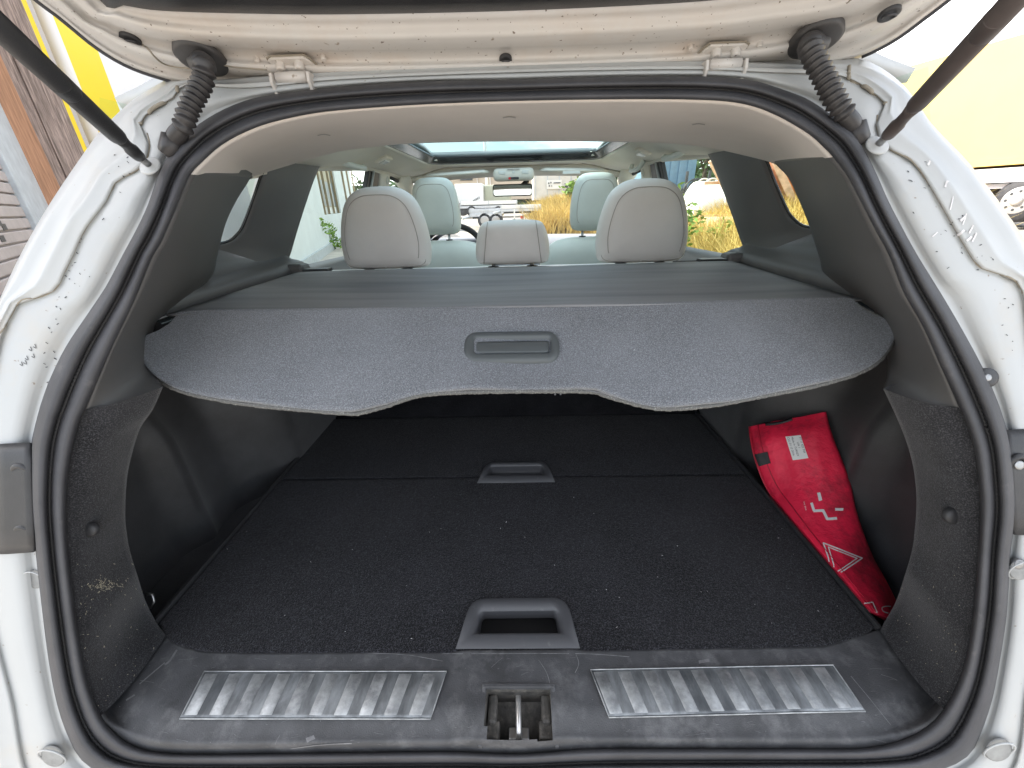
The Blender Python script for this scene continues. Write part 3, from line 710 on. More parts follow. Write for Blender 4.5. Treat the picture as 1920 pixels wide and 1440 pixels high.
# overhead console
cc = V(-.004, 2.25, 1.463)
con = box('overhead_console', cc, (.206, .06, .058), HEADL2, CAR, bevel=.02, smooth=True)
con.data.transform(Matrix.Identity(4))
for dx in (-.058, .058):
    box('reading_lamp', cc+V(dx, -.030, .008), (.034, .006, .016), LAMPG, con, bevel=.004)
disk('console_button', cc+V(0, -.030, .010), (0, -1, 0), .007, .002, LAMPG, con, 12)
box('console_slot', cc+V(0, -.0305, .022), (.06, .004, .003), SEAMM, con)
wl = box('warning_strip', cc+V(.0, -.0305, -.018), (.052, .004, .011), BLKP, con, bevel=.002)
box('warning_lamp', cc+V(-.020, -.033, -.018), (.011, .003, .010), ALERT, con)
# inner mirror
mc = V(-.012, 2.30, 1.394)
o = box('interior_mirror', mc, (.208, .03, .058), BLKG, CAR, bevel=.012, smooth=True)
mk('mirror_glass', [mc+V(x*.0985, -.0162, z*.0235) for x, z in ((-1, -.75), (-.93, -1), (.93, -1), (1, -.75), (1, .8), (.95, 1), (-.95, 1), (-1, .8))], [tuple(range(8))], MIR, o, smooth=False)
tube('mirror_arm', [mc+V(.04, .015, .01), mc+V(.075, .05, .04), mc+V(.08, .08, .07)], .014, BLKG, o, 8)
# dome lamps and grab handles on the roof sides
for p, X in (((718, 291), -.50), ((1205, 276), .50)):
    c = aX(p, X); c.z = zin(c.x, c.y)-.004
    o = box('roof_lamp', c, (.055, .085, .014), HEADL2, CAR, ax=(V(.93, 0, -.36*(1 if X > 0 else -1)), V(0, 1, 0), V(.36*(1 if X > 0 else -1), 0, .93)), bevel=.006, smooth=True)
    box('lens', c-V(.002*(1 if X > 0 else -1), 0, .007), (.028, .055, .008), LAMPG, o, ax=(V(.93, 0, -.36*(1 if X > 0 else -1)), V(0, 1, 0), V(.36*(1 if X > 0 else -1), 0, .93)), bevel=.003)
def grab(s, y, d=1.):
    pts = [V(s*.555, y-.09, zin(.555, y)+.0), V(s*.545, y-.08, zin(.55, y)-.022*d), V(s*.54, y-.04, zin(.55, y)-.030*d), V(s*.54, y+.04, zin(.55, y)-.030*d), V(s*.545, y+.08, zin(.55, y)-.022*d), V(s*.555, y+.09, zin(.555, y))]
    tube('grab_handle', cr(pts, 5), .010, LEATHF, CAR, 8)
grab(-1, 1.56, .35); grab(1, 1.56, .35); grab(1, 2.02)

# ---- seats
def pillow(name, cx, cy, zc, half, T, mat_, parent, tilt=0, ex=5):
    """half: list of (x, z) from bottom centre up the right side to top centre"""
    ol = cr([Vector(h) for h in half], 6); ol = [(x, z) for x, z in ol]
    full = ol+[(-x, z) for x, z in ol[-2:0:-1]]
    def at(s, side, k):
        x, z = full[k]; h = T/2*max(0, 1-s**ex)**.5
        zz = zc+(z-zc)*s
        return V(cx+x*s, cy+side*h+tilt*(zz-zc), zz)
    sc = [0.02, .3, .55, .72, .84, .92, .965, .99, 1]
    rows = [[at(s, -1, k) for k in range(len(full))] for s in sc]+[[at(s, 1, k) for k in range(len(full))] for s in sc[-2::-1]]
    vs, fs = gridvf(rows, True); n = len(full); fs += [tuple(range(n)), tuple(range(len(vs)-n, len(vs)))]
    o = mk(name, vs, fs, mat_, parent)
    return o, at, len(full), full
def seam(at, idx, s, parent, r=.0011, side=-1):
    q = [at(s, side, k) for k in idx]; tube('seam', q, r, SEAMM, parent, 6)
RS = box('rear_bench', (0, 1.20, 1.01), (1.16, .12, .30), LEATH, CAR, bevel=.03, smooth=True)
grid('rear_bench_back', [[V(x, 1.085, .70) for x in (-.56, 0, .56)], [V(x, 1.12, 1.10) for x in (-.56, 0, .56)], [V(x, 1.125, 1.150) for x in (-.56, 0, .56)], [V(x, 1.14, 1.158) for x in (-.56, 0, .56)]], BLKP, CAR)
box('bench_top_trim', (0, 1.135, 1.163), (1.10, .035, .012), LEATH, CAR, bevel=.004)
HO = [(0, 1.168), (.05, 1.168), (.095, 1.170), (.117, 1.178), (.124, 1.20), (.1255, 1.24), (.117, 1.29), (.100, 1.338), (.078, 1.364), (.045, 1.379), (0, 1.382)]
HM = [(0, 1.172), (.06, 1.172), (.092, 1.175), (.103, 1.187), (.105, 1.21), (.100, 1.245), (.090, 1.272), (.075, 1.285), (.04, 1.289), (0, 1.290)]
for cx, H, T, tl in ((-.357, HO, .10, .0), (.360, HO, .10, 0), (0, HM, .10, 0)):
    o, at, n, full = pillow('headrest', cx, 1.18, (H[0][1]+H[-1][1])/2, H, T, LEATH, RS, tilt=.05)
    m = n//2
    if H is HO:
        seam(at, [k for k in range(n) if full[k][1] > 1.18], .80, o)
        q = [at(.80, -1, k) for k in range(n) if full[k][1] > 1.18]
        seam(at, [k for k in range(n) if full[k][1] < 1.19], .93, o)
    else:
        for sg in (-1, 1):
            q = []
            for zz in np.linspace(1.18, 1.286, 10):
                x = sg*(.080-.014*((zz-1.18)/.1)); s_ = max(abs(x)/.104, abs(zz-1.231)/.059)
                q.append(V(cx+x, 1.18-.05*max(0, 1-min(1, s_)**5)**.5+.05*(zz-1.231)-.0005, zz))
            tube('seam', q, .0011, SEAMM, o, 6)
    for dx in (-.055, .055):
        tube('post', [V(cx+dx, 1.185, 1.10), V(cx+dx, 1.18, 1.20)], .006, CHRM, RS, 8); disk('post_collar', V(cx+dx, 1.155, 1.163), (0, 0, 1), .018, .006, BLKP, RS, 14)
HF = [(0, 1.203), (.05, 1.203), (.085, 1.208), (.103, 1.222), (.111, 1.26), (.110, 1.32), (.103, 1.37), (.090, 1.415), (.066, 1.439), (.035, 1.446), (0, 1.447)]
for cx in (-.365, .368):
    half = [(0, .70), (.18, .70), (.25, .75), (.255, .95), (.245, 1.08), (.20, 1.15), (.12, 1.176), (0, 1.180)]
    sb, at, n, full = pillow('front_seat', cx, 2.03, .94, half, .16, LEATHF, CAR, tilt=-.15, ex=6)
    o, at, n, full = pillow('headrest', cx, 2.0, 1.325, HF, .11, LEATHF, sb, tilt=-.1)
    seam(at, [k for k in range(n) if full[k][1] > 1.215], .76, o, .0013)
    for dx in (-.05, .05):
        tube('post', [V(cx+dx, 2.0, 1.14), V(cx+dx, 2.0, 1.21)], .006, CHRM, sb, 8); disk('post_collar', V(cx+dx, 1.995, 1.175), (0, 0, 1), .017, .008, BLKP, sb, 12)
# belt buckle bits near the right rail
tube('seat_belt', [V(.585, 1.10, 1.19), V(.53, 1.11, 1.175), V(.44, 1.13, 1.172)], .004, GREYP, CAR, 6)

# ================================================================== TAILGATE
Bx = [(-420, -700), (-150, -260), (0, -68), (73, 0), (100, 20), (133, 47), (173, 80), (213, 107), (253, 127), (300, 143), (347, 155), (400, 161), (500, 168), (640, 172), (960, 166), (1280, 155), (1447, 139), (1513, 128), (1590, 111), (1630, 97), (1680, 70), (1730, 33), (1773, 0), (1850, -64), (2050, -260), (2300, -700)]
Tx = [(-200, -700), (60, -200), (187, 0), (233, 10), (300, 20), (440, 25), (640, 27), (973, 20), (1280, 5), (1400, -8), (1600, -40), (1800, -150), (2060, -700)]
NT = 181
bl = rs(Bx, NT, 10); tl = rs(Tx, NT, 10)
# match by x-ish parameter
def matchpar(top, ref):
    q = resamp(top, NT); return q
rows = []
for f, off in ((-.03, -.012), (0, .0), (.015, .004), (.05, .005), (.075, .001), (.16, .002), (.20, .010), (.235, .012), (.30, .013), (.34, .009), (.36, .002), (.44, -.001), (.50, .000), (.525, .006), (.55, .010), (.66, .013), (.74, .012), (.80, .006), (.9, .004), (1.0, .003), (1.06, -.004)):
    r = []
    for j in range(NT):
        p = lerp(bl[j], tl[j], f)
        e = sm((1-abs(p[0]-960)/900.)/.25)
        r.append(aT(p, off*(.35+.65*e)))
    rows.append(r)
tg = grid('tailgate', rows, WHITED, CAR)
BT = bvh_of(tg)
# outer skin of the lid, above and reaching back over the camera
def lid(x, d, up_): return TO+V(x, 0, 0)+V(0, -.92, .39)*d-TN*up_
C0 = lid(0, .45, 0); rows = []; base_ = [aT(p, -.012) for p in bl]
for k, u_ in ((1, 0), (.995, .012), (.985, .03), (.93, .05), (.8, .062), (.5, .066), (.05, .066)):
    rows.append([C0+(p-C0)*k-TN*u_ for p in base_])
grid('outer_skin', rows, WHITE, tg)
rows = []
for i in range(10):
    f = i/9; r = []
    for j in range(NT):
        p = lerp(tl[j], Vector((960+(tl[j][0]-960)*1.0, -420)), f**1.5) if tl[j][1] > -420 else tl[j]
        r.append(aT(p, .004+.022*sm(f*8)))
    rows.append(r)
rows.append([v for v in rows[-1]])
ptrim = grid('inner_lid_trim', rows, BLKP, tg)
tr2 = []
for d in (.34, .6, 1.0):
    tr2.append([lid(x*.5, d, -.02+.02*(d > .9)) for x in np.linspace(-1, 1, 9)])
grid('inner_lid_trim', tr2, BLKP, tg)
for seq in ([p for p in bl if p[0] < 380], [p for p in bl if p[0] > 1600]):
    q = [aT((p[0]+(-2 if p[0] < 900 else 2), p[1]+1), -.004) for p in seq]; tube('lid_edge_seal', q, .0035, RUB, tg, 6)
# pressed lines on the white metal
seamline([(250, 70), (275, 90), (300, 115), (325, 124), (360, 128)], .0012, 'pressed_line', SEALM, 40, tg, BT)
seamline([(400, 118), (440, 125), (500, 130)], .0012, 'pressed_line', SEALM, 30, tg, BT)
seamline([(640, 148), (760, 150), (900, 148)], .0018, 'pressed_line', SEALM, 40, tg, BT)
seamline([(1080, 143), (1200, 135), (1290, 126)], .0018, 'pressed_line', SEALM, 40, tg, BT)
for x, y, r in ((245, 74, .0105), (1668, 27, .0105), (948, 111, .0085)):
    c = onb(BT, (x, y), .001); o = disk('rubber_plug', c, TN, r, .002, BLKP, tg, 22, .0)
    vs, fs = tubevf([c+TN*.002+V(math.cos(a)*r*.6, math.sin(a)*r*.6, 0) for a in np.linspace(0, 2*PI, 21)], r*.12, 6, False); vs = [v+TN*.001 for v in vs]; mk('plug_ring', vs, fs, RUB, o)
# hinges
def px_axes(p, q, r):
    a, b, c = onb(BT, p, 0), onb(BT, q, 0), onb(BT, r, 0)
    return a, (b-a), (c-a)
def hinge(cx, cy, flip):
    m = -1 if flip else 1
    c = onb(BT, (cx, cy), .003)
    U = V(1, 0, 0); Wd = V(0, -.92, .39); N_ = TN
    hg = prism('hinge', [c+U*m*a*.001+Wd*b*.001 for a, b in ((-26, -6), (-26, 6), (-20, 9), (22, 9), (27, 2), (30, -6))], N_*.003, WHITED, tg, bevel=.001)
    prism('hinge_dirt_gap', [c+U*m*a*.00108+Wd*b*.00112-N_*.0012 for a, b in ((-26, -6), (-26, 6), (-20, 9), (22, 9), (27, 2), (30, -6))], N_*.0015, SEALM, hg)  # larger tan under-plate drawn as a dark dirty gap round the hinge
    for dx in (-13, 12):
        p = c+U*m*dx*.001+Wd*.0005+N_*.0045
        b = disk('hinge_bolt', p+N_*.002, N_, .0064, .005, WHITED, hg, 6, .0); disk('washer', p-N_*.003, N_, .0085, .001, WHITED, hg, 18)
    for dx in (-44, 44):
        p = c+U*m*dx*.001+N_*-.004; disk('spot_stud', p, N_, .0035, .004, WHITED, hg, 10)
    kc = aY((cx+(2 if not flip else 0), cy+24), .632)
    tube('hinge_knuckle', [kc-U*.020, kc+U*.020], .0065, WHITED, hg, 12)
    for dx in (-.0245, .0245):
        k = kc+U*dx; rows = [k+V(0, .006, .004), k+V(0, -.008, .004), k+V(0, -.010, -.006), k+V(0, .002, -.028), k+V(0, .014, -.026)]
        prism('hinge_arm', [q-V(.002, 0, 0) for q in rows], V(.004, 0, 0), WHITED, hg, bevel=.001)
    # body side striker
hinge(546, 121, False); hinge(1358, 97, True)
# wiring bellows
def bellows(cap, pts, r0, m):
    c = onb(BT, cap, .012)
    fl = disk('wiring_bellows', c, TN, .0285, .004, BEL, CAR, 40, .004)
    d0 = c+TN*.006
    P = [d0]; n = len(pts)
    for k, (p, y) in enumerate(pts): P.append(aY(p, y))
    P = resamp(cr(P, 10), 200); R = []
    NC = 17
    for k in range(200):
        t = k/199; base = r0*(1-.12*t)
        if t < .08: R.append(base*lerp(1.3, .85, t/.08))
        elif t > .86: R.append(base*.82+.001*math.sin(PI*(t-.86)/.14))
        else:
            ph = ((t-.08)/.78*NC) % 1; R.append(base*(.74+.36*(1-abs(2*ph-1))**.8))
    tube('corrugated_sleeve', P, R, BEL, fl, 20)
    e = P[-1]; tube('elbow_boot', [e+V(0, .0, .004), e+V(m*.004, -.004, -.010), e+V(m*.010, .012, -.016)], [.010, .012, .009], BEL, fl, 14)
bellows((381, 99), [((383, 122), .585), ((381, 150), .578), ((365, 183), .565), ((352, 210), .556), ((344, 235), .55), ((324, 262), .555)], .0116, -1)
bellows((1525, 63), [((1518, 85), .60), ((1530, 115), .585), ((1548, 150), .573), ((1568, 190), .56), ((1585, 215), .555), ((1602, 240), .56)], .0120, 1)
c = aT((1572, 127), -.02); box('wiring_clip', c, (.018, .012, .012), BLKP, CAR, bevel=.003)
# gas struts
DUSTY = mat('dusty_strut', (.075, .060, .056), .5, var=.25, vscale=20)
def strut(pb, pt, tt, BLKP=BLKP):
    b = aG(pb, -.022); r = ray(*pt).normalized(); t = CAM+r*tt
    d = (t-b).normalized(); Lg = (t-b).length
    s0 = tube('gas_strut', [b+d*.055, b+d*.058, b+d*.062, b+d*Lg*.97], [.0070, .0080, .0083, .0083], BLKP, CAR, 20)
    tube('strut_socket', [b-d*.006, b-d*.002, b+d*.018, b+d*.020, b+d*.040, b+d*.057], [.0050, .0066, .0072, .0060, .0056, .0073], BLKP, s0, 16)
    n = gn(b.z); disk('ball_stud', b-n*.016, n, .0125, .001, WHITE, s0, 24, .001); tube('stud', [b-n*.014, b], .004, CHRM, s0, 8)
    tube('strut_band', [b+d*.155, b+d*.156, b+d*.172, b+d*.173], [.0084, .0086, .0086, .0084], BLKP, s0, 16)
strut((258, 291), (-290, -215), .40)
strut((1668, 250), (2220, -340), .44, DUSTY)

# ================================================================== CARGO COVER
CC = thing('cargo_cover', (0, 1.0, 1.18), 'grey retractable luggage cover pulled out across the boot below the headrests', 'luggage cover')
top_l = rs([(556, 511), (470, 543), (398, 573), (350, 594), (330, 601)], 30); top_r = rs([(1383, 490), (1465, 527), (1555, 560), (1598, 570), (1620, 579)], 30)
rows = []
YB, YC = 1.045, .612
for i in range(31):
    t = i/30; y = lerp(YB, YC, t)
    x0 = -lerp(.556, .548, sm(t*1.3)) ; x1 = -x0
    rows.append([V(lerp(x0, x1, u), y+.003*math.sin(7*u)*t, 1.18-.006*math.sin(PI*u)*math.sin(PI*t)+.0015*math.sin(u*9+t*3)) for u in np.linspace(0, 1, 61)])
vin = grid('cover_sheet', rows, COVV, CC, thick=.003)
CO, CN = V(0, .615, 1.178), V(0, -.50, .866)
CN = V(0, -(1.178-1.10), .615-.45).cross(V(1, 0, 0)) ; CN = V(0, -.45, .87).normalized()
# flap surface: plane through the crease, sloping down to the rear edge
fl_dir = V(0, -.16, -.095).normalized(); CN = V(1, 0, 0).cross(fl_dir).normalized()
if CN.z < 0: CN = -CN
outl = [(333, 598), (290, 627), (272, 643), (268, 660), (276, 687), (300, 712), (333, 730), (383, 743), (467, 757), (567, 767), (640, 773), (673, 773), (723, 760), (773, 743), (823, 736), (907, 733), (1007, 732), (1107, 733), (1140, 742), (1207, 760), (1257, 765), (1347, 757), (1447, 738), (1530, 722), (1600, 702), (1643, 680), (1667, 653), (1678, 627), (1677, 608), (1643, 590), (1600, 568)]
low = rs(outl, 201, 8)
up_ = rs([(333, 598), (360, 586), (640, 583), (960, 579), (1280, 571), (1575, 562), (1600, 568)], 201, 8)
rows = []
for i in range(25):
    t = i/24; r = []
    for a, b in zip(up_, low):
        p = lerp(a, b, t); q = aP(p, CO, CN)
        w = .004*math.sin(p[0]*.010+1)*math.sin(PI*t)+.0025*math.sin(p[0]*.03)*t
        r.append(q+CN*w)
    rows.append(r)
# build flap by columns so that the outline is kept
flap = grid('cover_flap', rows, COVF, CC, thick=.006)
BFp = bvh_of(flap)
edge = [aP(p, CO, CN)+CN*(-.002+random.uniform(-.0004, .0004)) for p in rs(outl, 500, 8)]
tube('bound_edge', edge, [.0034+random.uniform(-.0006, .0006) for _ in edge], COVE, CC, 7)
# hem stitching a little inside the edge
ins = [lerp(Vector(p), Vector((960, 640)), .028) for p in rs(outl, 300, 8)]
vs, fs = stroke_vf(BFp, [tuple(p) for p in ins[20:280]][::6], 1.6, .0006, wn=200); mk('hem_stitch', vs, fs, COVV, flap, fix=False)
tube('roller_cassette', [V(-.56, 1.075, 1.156), V(.56, 1.075, 1.156)], .021, BLKP, CC, 16)
box('cassette_lip', (0, 1.052, 1.178), (1.11, .010, .006), BLKG, CC)
for x in (-.52, .52): box('cassette_latch', V(x, 1.075, 1.183), (.07, .03, .008), BLKP, CC, bevel=.003)
# pull handle
def rrpx(x0, y0, x1, y1, r, n=6, sk=0):
    out = []
    for cx, cy, a0 in ((x1-r, y1-r, 0), (x0+r, y1-r, PI/2), (x0+r, y0+r, PI), (x1-r, y0+r, 1.5*PI)):
        for k in range(n+1):
            a = a0+PI/2*k/n; x = cx+r*math.cos(a); y = cy+r*math.sin(a)
            x = lerp(x, (x0+x1)/2, sk*(y1-y)/(y1-y0)); out.append((x, y))
    return out
def hp(px, l, tilt=-.012): return [aP((x, y+(x-960)*tilt), CO, CN)+CN*l for x, y in px]
ringsx = [hp(rrpx(868, 625, 1051, 684, 24, sk=.03), .0), hp(rrpx(870, 627, 1049, 682, 22, sk=.03), .006), hp(rrpx(884, 634, 1038, 672, 10), .008), hp(rrpx(889, 637, 1034, 668, 8), .007), hp(rrpx(892, 641, 1030, 664, 6), -.004)]
vs, fs = gridvf(ringsx, True); fs.append(tuple(range(len(vs)-28, len(vs))))
hd = mk('pull_handle', vs, fs, HNDC, CC)
gr = [hp(rrpx(893, 644, 1029, 666, 5), -.003), hp(rrpx(893, 644, 1029, 666, 5), .005), hp(rrpx(896, 648, 1026, 663, 4), .0065)]
vs, fs = gridvf(gr, True); fs.append(tuple(range(len(vs)-28, len(vs)))); mk('grip_lever', vs, fs, HNDC, hd)
# lint on the flap
parts = []
for k in range(160):
    x = random.uniform(300, 1640); y = random.uniform(590, 755); a = random.uniform(0, PI); l = random.uniform(1.0, 4.5)
    if 860 < x < 1060 and 615 < y < 690: continue
    q = stroke_vf(BFp, [(x, y), (x+l*math.cos(a), y+l*math.sin(a))], random.uniform(.5, 1.1), .001, wn=3)
    if q[0]: parts.append(q)
parts.append(stroke_vf(BFp, [(1138, 656), (1152, 655)], 1.2, .001, wn=4))
vs, fs = join(parts); tag(mk('lint_fibre', vs, fs, PRINT, flap, fix=False), kind='stuff')
# dried water marks on the sheet
BV = bvh_of(vin); DUST = mat('dried_dust', (.17, .175, .18), .8, var=.3, vscale=60)
parts = []
for pts in ([(905, 545), (925, 552), (950, 530), (972, 522), (990, 525), (1010, 518), (1030, 528), (1050, 520)], [(1090, 558), (1110, 552), (1130, 557), (1150, 550)], [(1240, 540), (1265, 548), (1250, 530)], [(720, 570), (760, 568)], [(560, 578), (680, 579), (800, 578), (950, 576)], [(1180, 524), (1215, 530)]):
    for k in range(14):
        j = [(x+random.gauss(0, 6), y+random.gauss(0, 2.6)) for x, y in pts]; i0 = random.randrange(len(j)-1)
        q = stroke_vf(BV, [j[i0], j[i0+1]], random.uniform(.4, 1.3), .0006, wn=6)
        if q[0]: parts.append(q)
vs, fs = join(parts); tag(mk('dust_stain', vs, fs, DUST, vin, fix=False), kind='stuff')

# ================================================================== LOAD FLOOR PANELS
def floor_handle(parent, outer, inner, depth, m, deep):
    """outer/inner: pixel quads (tl, tr, br, bl); rounded tops"""
    def q(p, z): return aZ(p, z)
    Z = .753
    def rnd(c, r):
        tl_, tr_, br_, bl_ = [Vector(x) for x in c]; out = []
        for A_, B_, C_ in ((bl_, tl_, tr_), (tl_, tr_, br_)):
            d1 = (A_-B_).normalized()*r; d2 = (C_-B_).normalized()*r
            for k in range(6):
                t = k/5; out.append((B_+d1)*(1-t)**2+B_*2*t*(1-t)+(B_+d2)*t*t)
        out += [br_, bl_]; return out
    O = rnd(outer, 28 if outer[1][0]-outer[0][0] > 150 else 16); I = rnd(inner, 9 if outer[1][0]-outer[0][0] > 150 else 5)
    cen = sum(O, Vector((0, 0)))/len(O)
    R = [[q(p, Z-.006) for p in O], [q(p, Z+.003) for p in O], [q(lerp(p, cen, .03), Z+.0045) for p in O], [q(p, Z+.0045) for p in [lerp(x, sum(I, Vector((0, 0)))/len(I), -.10) for x in I]], [q(p, Z+.002) for p in I], [q(p, Z+.002)+V(0, 0, -.016) for p in I]]
    if deep: R += [[v+V(0, .02, -.03) for v in R[-1]]]
    else: R += [[lerp(v, sum(R[-1], V(0, 0, 0))/len(I), .15)+V(0, 0, -.002) for v in R[-1]]]
    vs, fs = gridvf(R, True)
    if not deep: fs.append(tuple(range(len(vs)-len(I), len(vs))))
    return mk('floor_handle', vs, fs, m, parent)
def floor_panel(parent, front_px, sides, yb, hole, name, m):
    rows = []
    F = [aZ(p, .753) for p in rs(front_px, 161, 8)] if front_px else [V(lerp(-.5485, .5285, k/160), .7465, .753) for k in range(161)]
    Bk = [V(lerp(-.5485, .5285, k/160), yb, .753) for k in range(161)]
    N1 = 60
    for i in range(N1+1):
        t = i/N1; rows.append([lerp(f, b, t) for f, b in zip(F, Bk)])
    vs, fs = gridvf(rows); f2 = []
    hx = [aZ(p, .753) for p in hole]
    for f in fs:
        c = sum((vs[i] for i in f), V(0, 0, 0))/4
        if min(hx[3].x, hx[0].x)+.018 < c.x < max(hx[1].x, hx[2].x)-.018 and c.y < hx[0].y-.012 and c.y > hx[3].y+.010: continue
        f2.append(f)
    # rolled borders
    per = rows[0]+[r[-1] for r in rows[1:]]+rows[-1][::-1][1:]+[r[0] for r in rows[::-1][1:-1]]
    k0 = len(vs); cen = V(0, sum(p.y for p in per)/len(per), .753)
    out = []
    for dz, ex in ((-.0015, .0022), (-.006, .003), (-.018, .002)):
        out.append([p+((p-cen).normalized()*ex)*V(1, 1, 0).length/1.414+V(0, 0, dz) for p in per])
    allr = [per]+out; v2, f3 = gridvf(allr, True)
    vs, fs = join([(vs, f2), (v2, f3)])
    return mk('carpet_panel', vs, fs, m, parent, fix=True)
P1 = thing('load_floor_panel', (0, .55, .753), 'large black carpeted boot floor panel nearest the sill with the bigger handle', 'boot floor')
cp = floor_panel(P1, [(300, 1168), (312, 1190), (332, 1206), (367, 1216), (410, 1221), (500, 1222), (640, 1222), (970, 1220), (1280, 1215), (1513, 1211), (1563, 1205), (1613, 1190), (1636, 1175)], None, .7400, [(893, 1125), (1050, 1125), (1088, 1216), (855, 1216)], 'p', CARP)
h1 = floor_handle(P1, [(884, 1122), (1062, 1120), (1088, 1216), (854, 1217)], [(900, 1147), (1044, 1145), (1052, 1187), (892, 1188)], .03, HNDL, True)
box('handle_well', aZ((972, 1160), .71)+V(0, .01, -.02), (.16, .10, .01), RUBG, P1)
P2 = thing('load_floor_panel', (0, .88, .753), 'rear black carpeted boot floor panel with the small handle, in shade below the luggage cover', 'boot floor')
fp2 = [(527, 906), (800, 904), (970, 903), (1200, 899), (1391, 894)]
Fz = aZ((970, 903), .753).y
cp2 = floor_panel(P2, None, None, 1.028, [(900, 867), (1036, 867), (1040, 902), (896, 902)], 'p', CARP)
floor_handle(P2, [(912, 867), (1026, 865), (1041, 904), (894, 906)], [(921, 875), (1015, 874), (1019, 890), (917, 891)], .02, HNDL, False)
# folding flap behind panel two, carpeted
fl3 = grid('seat_back_flap', [[V(x, 1.030, .752) for x in np.linspace(-.545, .545, 9)], [V(x, 1.04, .757) for x in np.linspace(-.545, .545, 9)], [V(x, 1.065, .82) for x in np.linspace(-.545, .545, 9)], [V(x, 1.078, .88) for x in np.linspace(-.545, .545, 9)]], CARPD, CAR, thick=.004)
for dx in (-.006, .006):
    c = aY((1046, 738), 1.06); tube('fabric_loop', [c+V(dx, 0, .03), c+V(dx*1.4, 0, -.004)], .0028, PRINT, CAR, 6)
BC = bvh_of(cp)
parts = []
for k in range(45):
    x = random.uniform(340, 1600); y = random.uniform(915, 1210); a = random.uniform(0, PI); l = random.uniform(.6, 3.2)
    q = stroke_vf(BC, [(x, y), (x+l*math.cos(a), y+l*math.sin(a))], random.uniform(.5, 1.0), .002, wn=3)
    if q[0]: parts.append(q)
vs, fs = join(parts); tag(mk('lint_fibre', vs, fs, PRINT, P1, fix=False), kind='stuff')
parts = []
for k in range(260):
    if k < 120: x = random.gauss(195, 14); y = random.gauss(1098, 7)
    else:
        x = random.uniform(140, 300); y = random.uniform(1050, 1330)
        if k % 3 == 0: x = random.uniform(1680, 1800)
    a = random.uniform(0, PI); l = random.uniform(.5, 4)
    q = stroke_vf(BF, [(x, y), (x+l*math.cos(a), y+l*math.sin(a))], random.uniform(.5, 1.2), .001, wn=3)
    if q[0]: parts.append(q)
STRAW = mat('straw_dust', (.42, .38, .28), .8, var=.3, vscale=200)
vs, fs = join(parts); tag(mk('straw_crumb', vs, fs, STRAW, FL, fix=False), kind='stuff')

# ================================================================== RED BAG
BAG = thing('emergency_bag', (.56, .6, .75), 'red nylon warning triangle pouch wedged beside the right edge of the boot floor', 'pouch')
Lp = rs([(1405, 800), (1408, 825), (1413, 850), (1424, 880), (1440, 915), (1458, 950), (1480, 985), (1510, 1022), (1560, 1085), (1600, 1135), (1638, 1178)], 60)
Rp = rs([(1549, 772), (1556, 800), (1566, 830), (1582, 870), (1596, 910), (1604, 950), (1618, 995), (1638, 1045), (1660, 1085), (1678, 1120), (1705, 1175)], 60)
Lf, Rf = [], []
for k in range(60):
    t = k/59
    q_ = aY(Lp[k], lerp(.775, .405, t**.93)); w_ = sm((t-.10)/.22); Lf.append(lerp(q_, V(lerp(.542, .539, t), q_.y, .757), w_)); Rf.append(aY(Rp[k], lerp(.715, .432, t**.95)))
rows = []; rnd = random.Random(3)
nrmB = V(-.45, -.5, .74).normalized()
for j in range(25):
    u = j/24; r = []
    for k in range(60):
        t = k/59; p = lerp(Lf[k], Rf[k], u)
        amp = .020*(math.sin(PI*u)**.6)*sm(t/.10+.12)
        wr = .0022*math.sin(18*t+6*u)*math.sin(PI*u)+.0016*math.sin(23*u+9*t+2*math.sin(7*t))*math.sin(PI*u)*sm((.45-t)/.3)+.0020*math.exp(-((u-.18-.25*t)/.05)**2)*sm(t/.1)*(.5)
        r.append(p+nrmB*(amp+wr))
    rows.append(r)
back = []
for j in range(25):
    u = 1-j/24; r = []
    for k in range(60):
        p = lerp(Lf[k], Rf[k], u); r.append(p-nrmB*.030*(math.sin(PI*u)**.5))
    back.append(r)
vs, fs = gridvf(rows+back[1:-1]+[rows[0]]); bag = mk('pouch_body', vs, fs, RED, BAG)
# closed far end
endp = [r[0] for r in rows]+[r[0] for r in back[1:-1]]
mk('pouch_end', endp+[sum(endp, V(0, 0, 0))/len(endp)+V(0, .006, 0)], [(i, (i+1) % len(endp), len(endp)) for i in range(len(endp))], RED, BAG)
endp = [r[-1] for r in rows]+[r[-1] for r in back[1:-1]]
mk('pouch_end', endp+[sum(endp, V(0, 0, 0))/len(endp)+V(0, -.006, -.004)], [(i, (i+1) % len(endp), len(endp)) for i in range(len(endp))], RED, BAG)
BB = bvh_of(bag)
tube('piping', [x for x in (rows[3][k]+nrmB*.0005 for k in range(60))], .0012, REDD, BAG, 6)
tube('piping', [rows[0][k] for k in range(60)], .0018, REDD, BAG, 6)
vs, fs = stroke_vf(BB, [(1424, 797), (1455, 795), (1485, 787), (1508, 776)], 5, .0012, wn=30); mk('zip', vs, fs, BLKP, BAG, fix=False, thick=.002)
decal('strap', BB, [(1417, 852), (1440, 847), (1446, 868), (1425, 874)], BLKP, BAG, .002, thick=.002)
lb = decal('care_label', BB, [(1473, 819), (1501, 816), (1516, 859), (1487, 863)], PAPER, BAG, .0016)
ux = Vector((13.5, 44)).normalized(); uy = Vector((1.0, -.08)).normalized()
if lb:
    for k, (t, s_, x0) in enumerate((('77 11 425 749', 5.6, 4), ('UN 1', 5.6, 14), ('Made in TURKEY', 5.6, 2), ('CLU 31 12 2016', 5.6, 2))):
        org = Vector((1473+29, 819-3))+Vector((-6.9*(k+.78), 0.6*(k+.78)))+ux*x0*.9
        textdecal('label_print', t, BB, org, ux*s_*.95, uy*s_, INK, lb, .0021)
parts = []
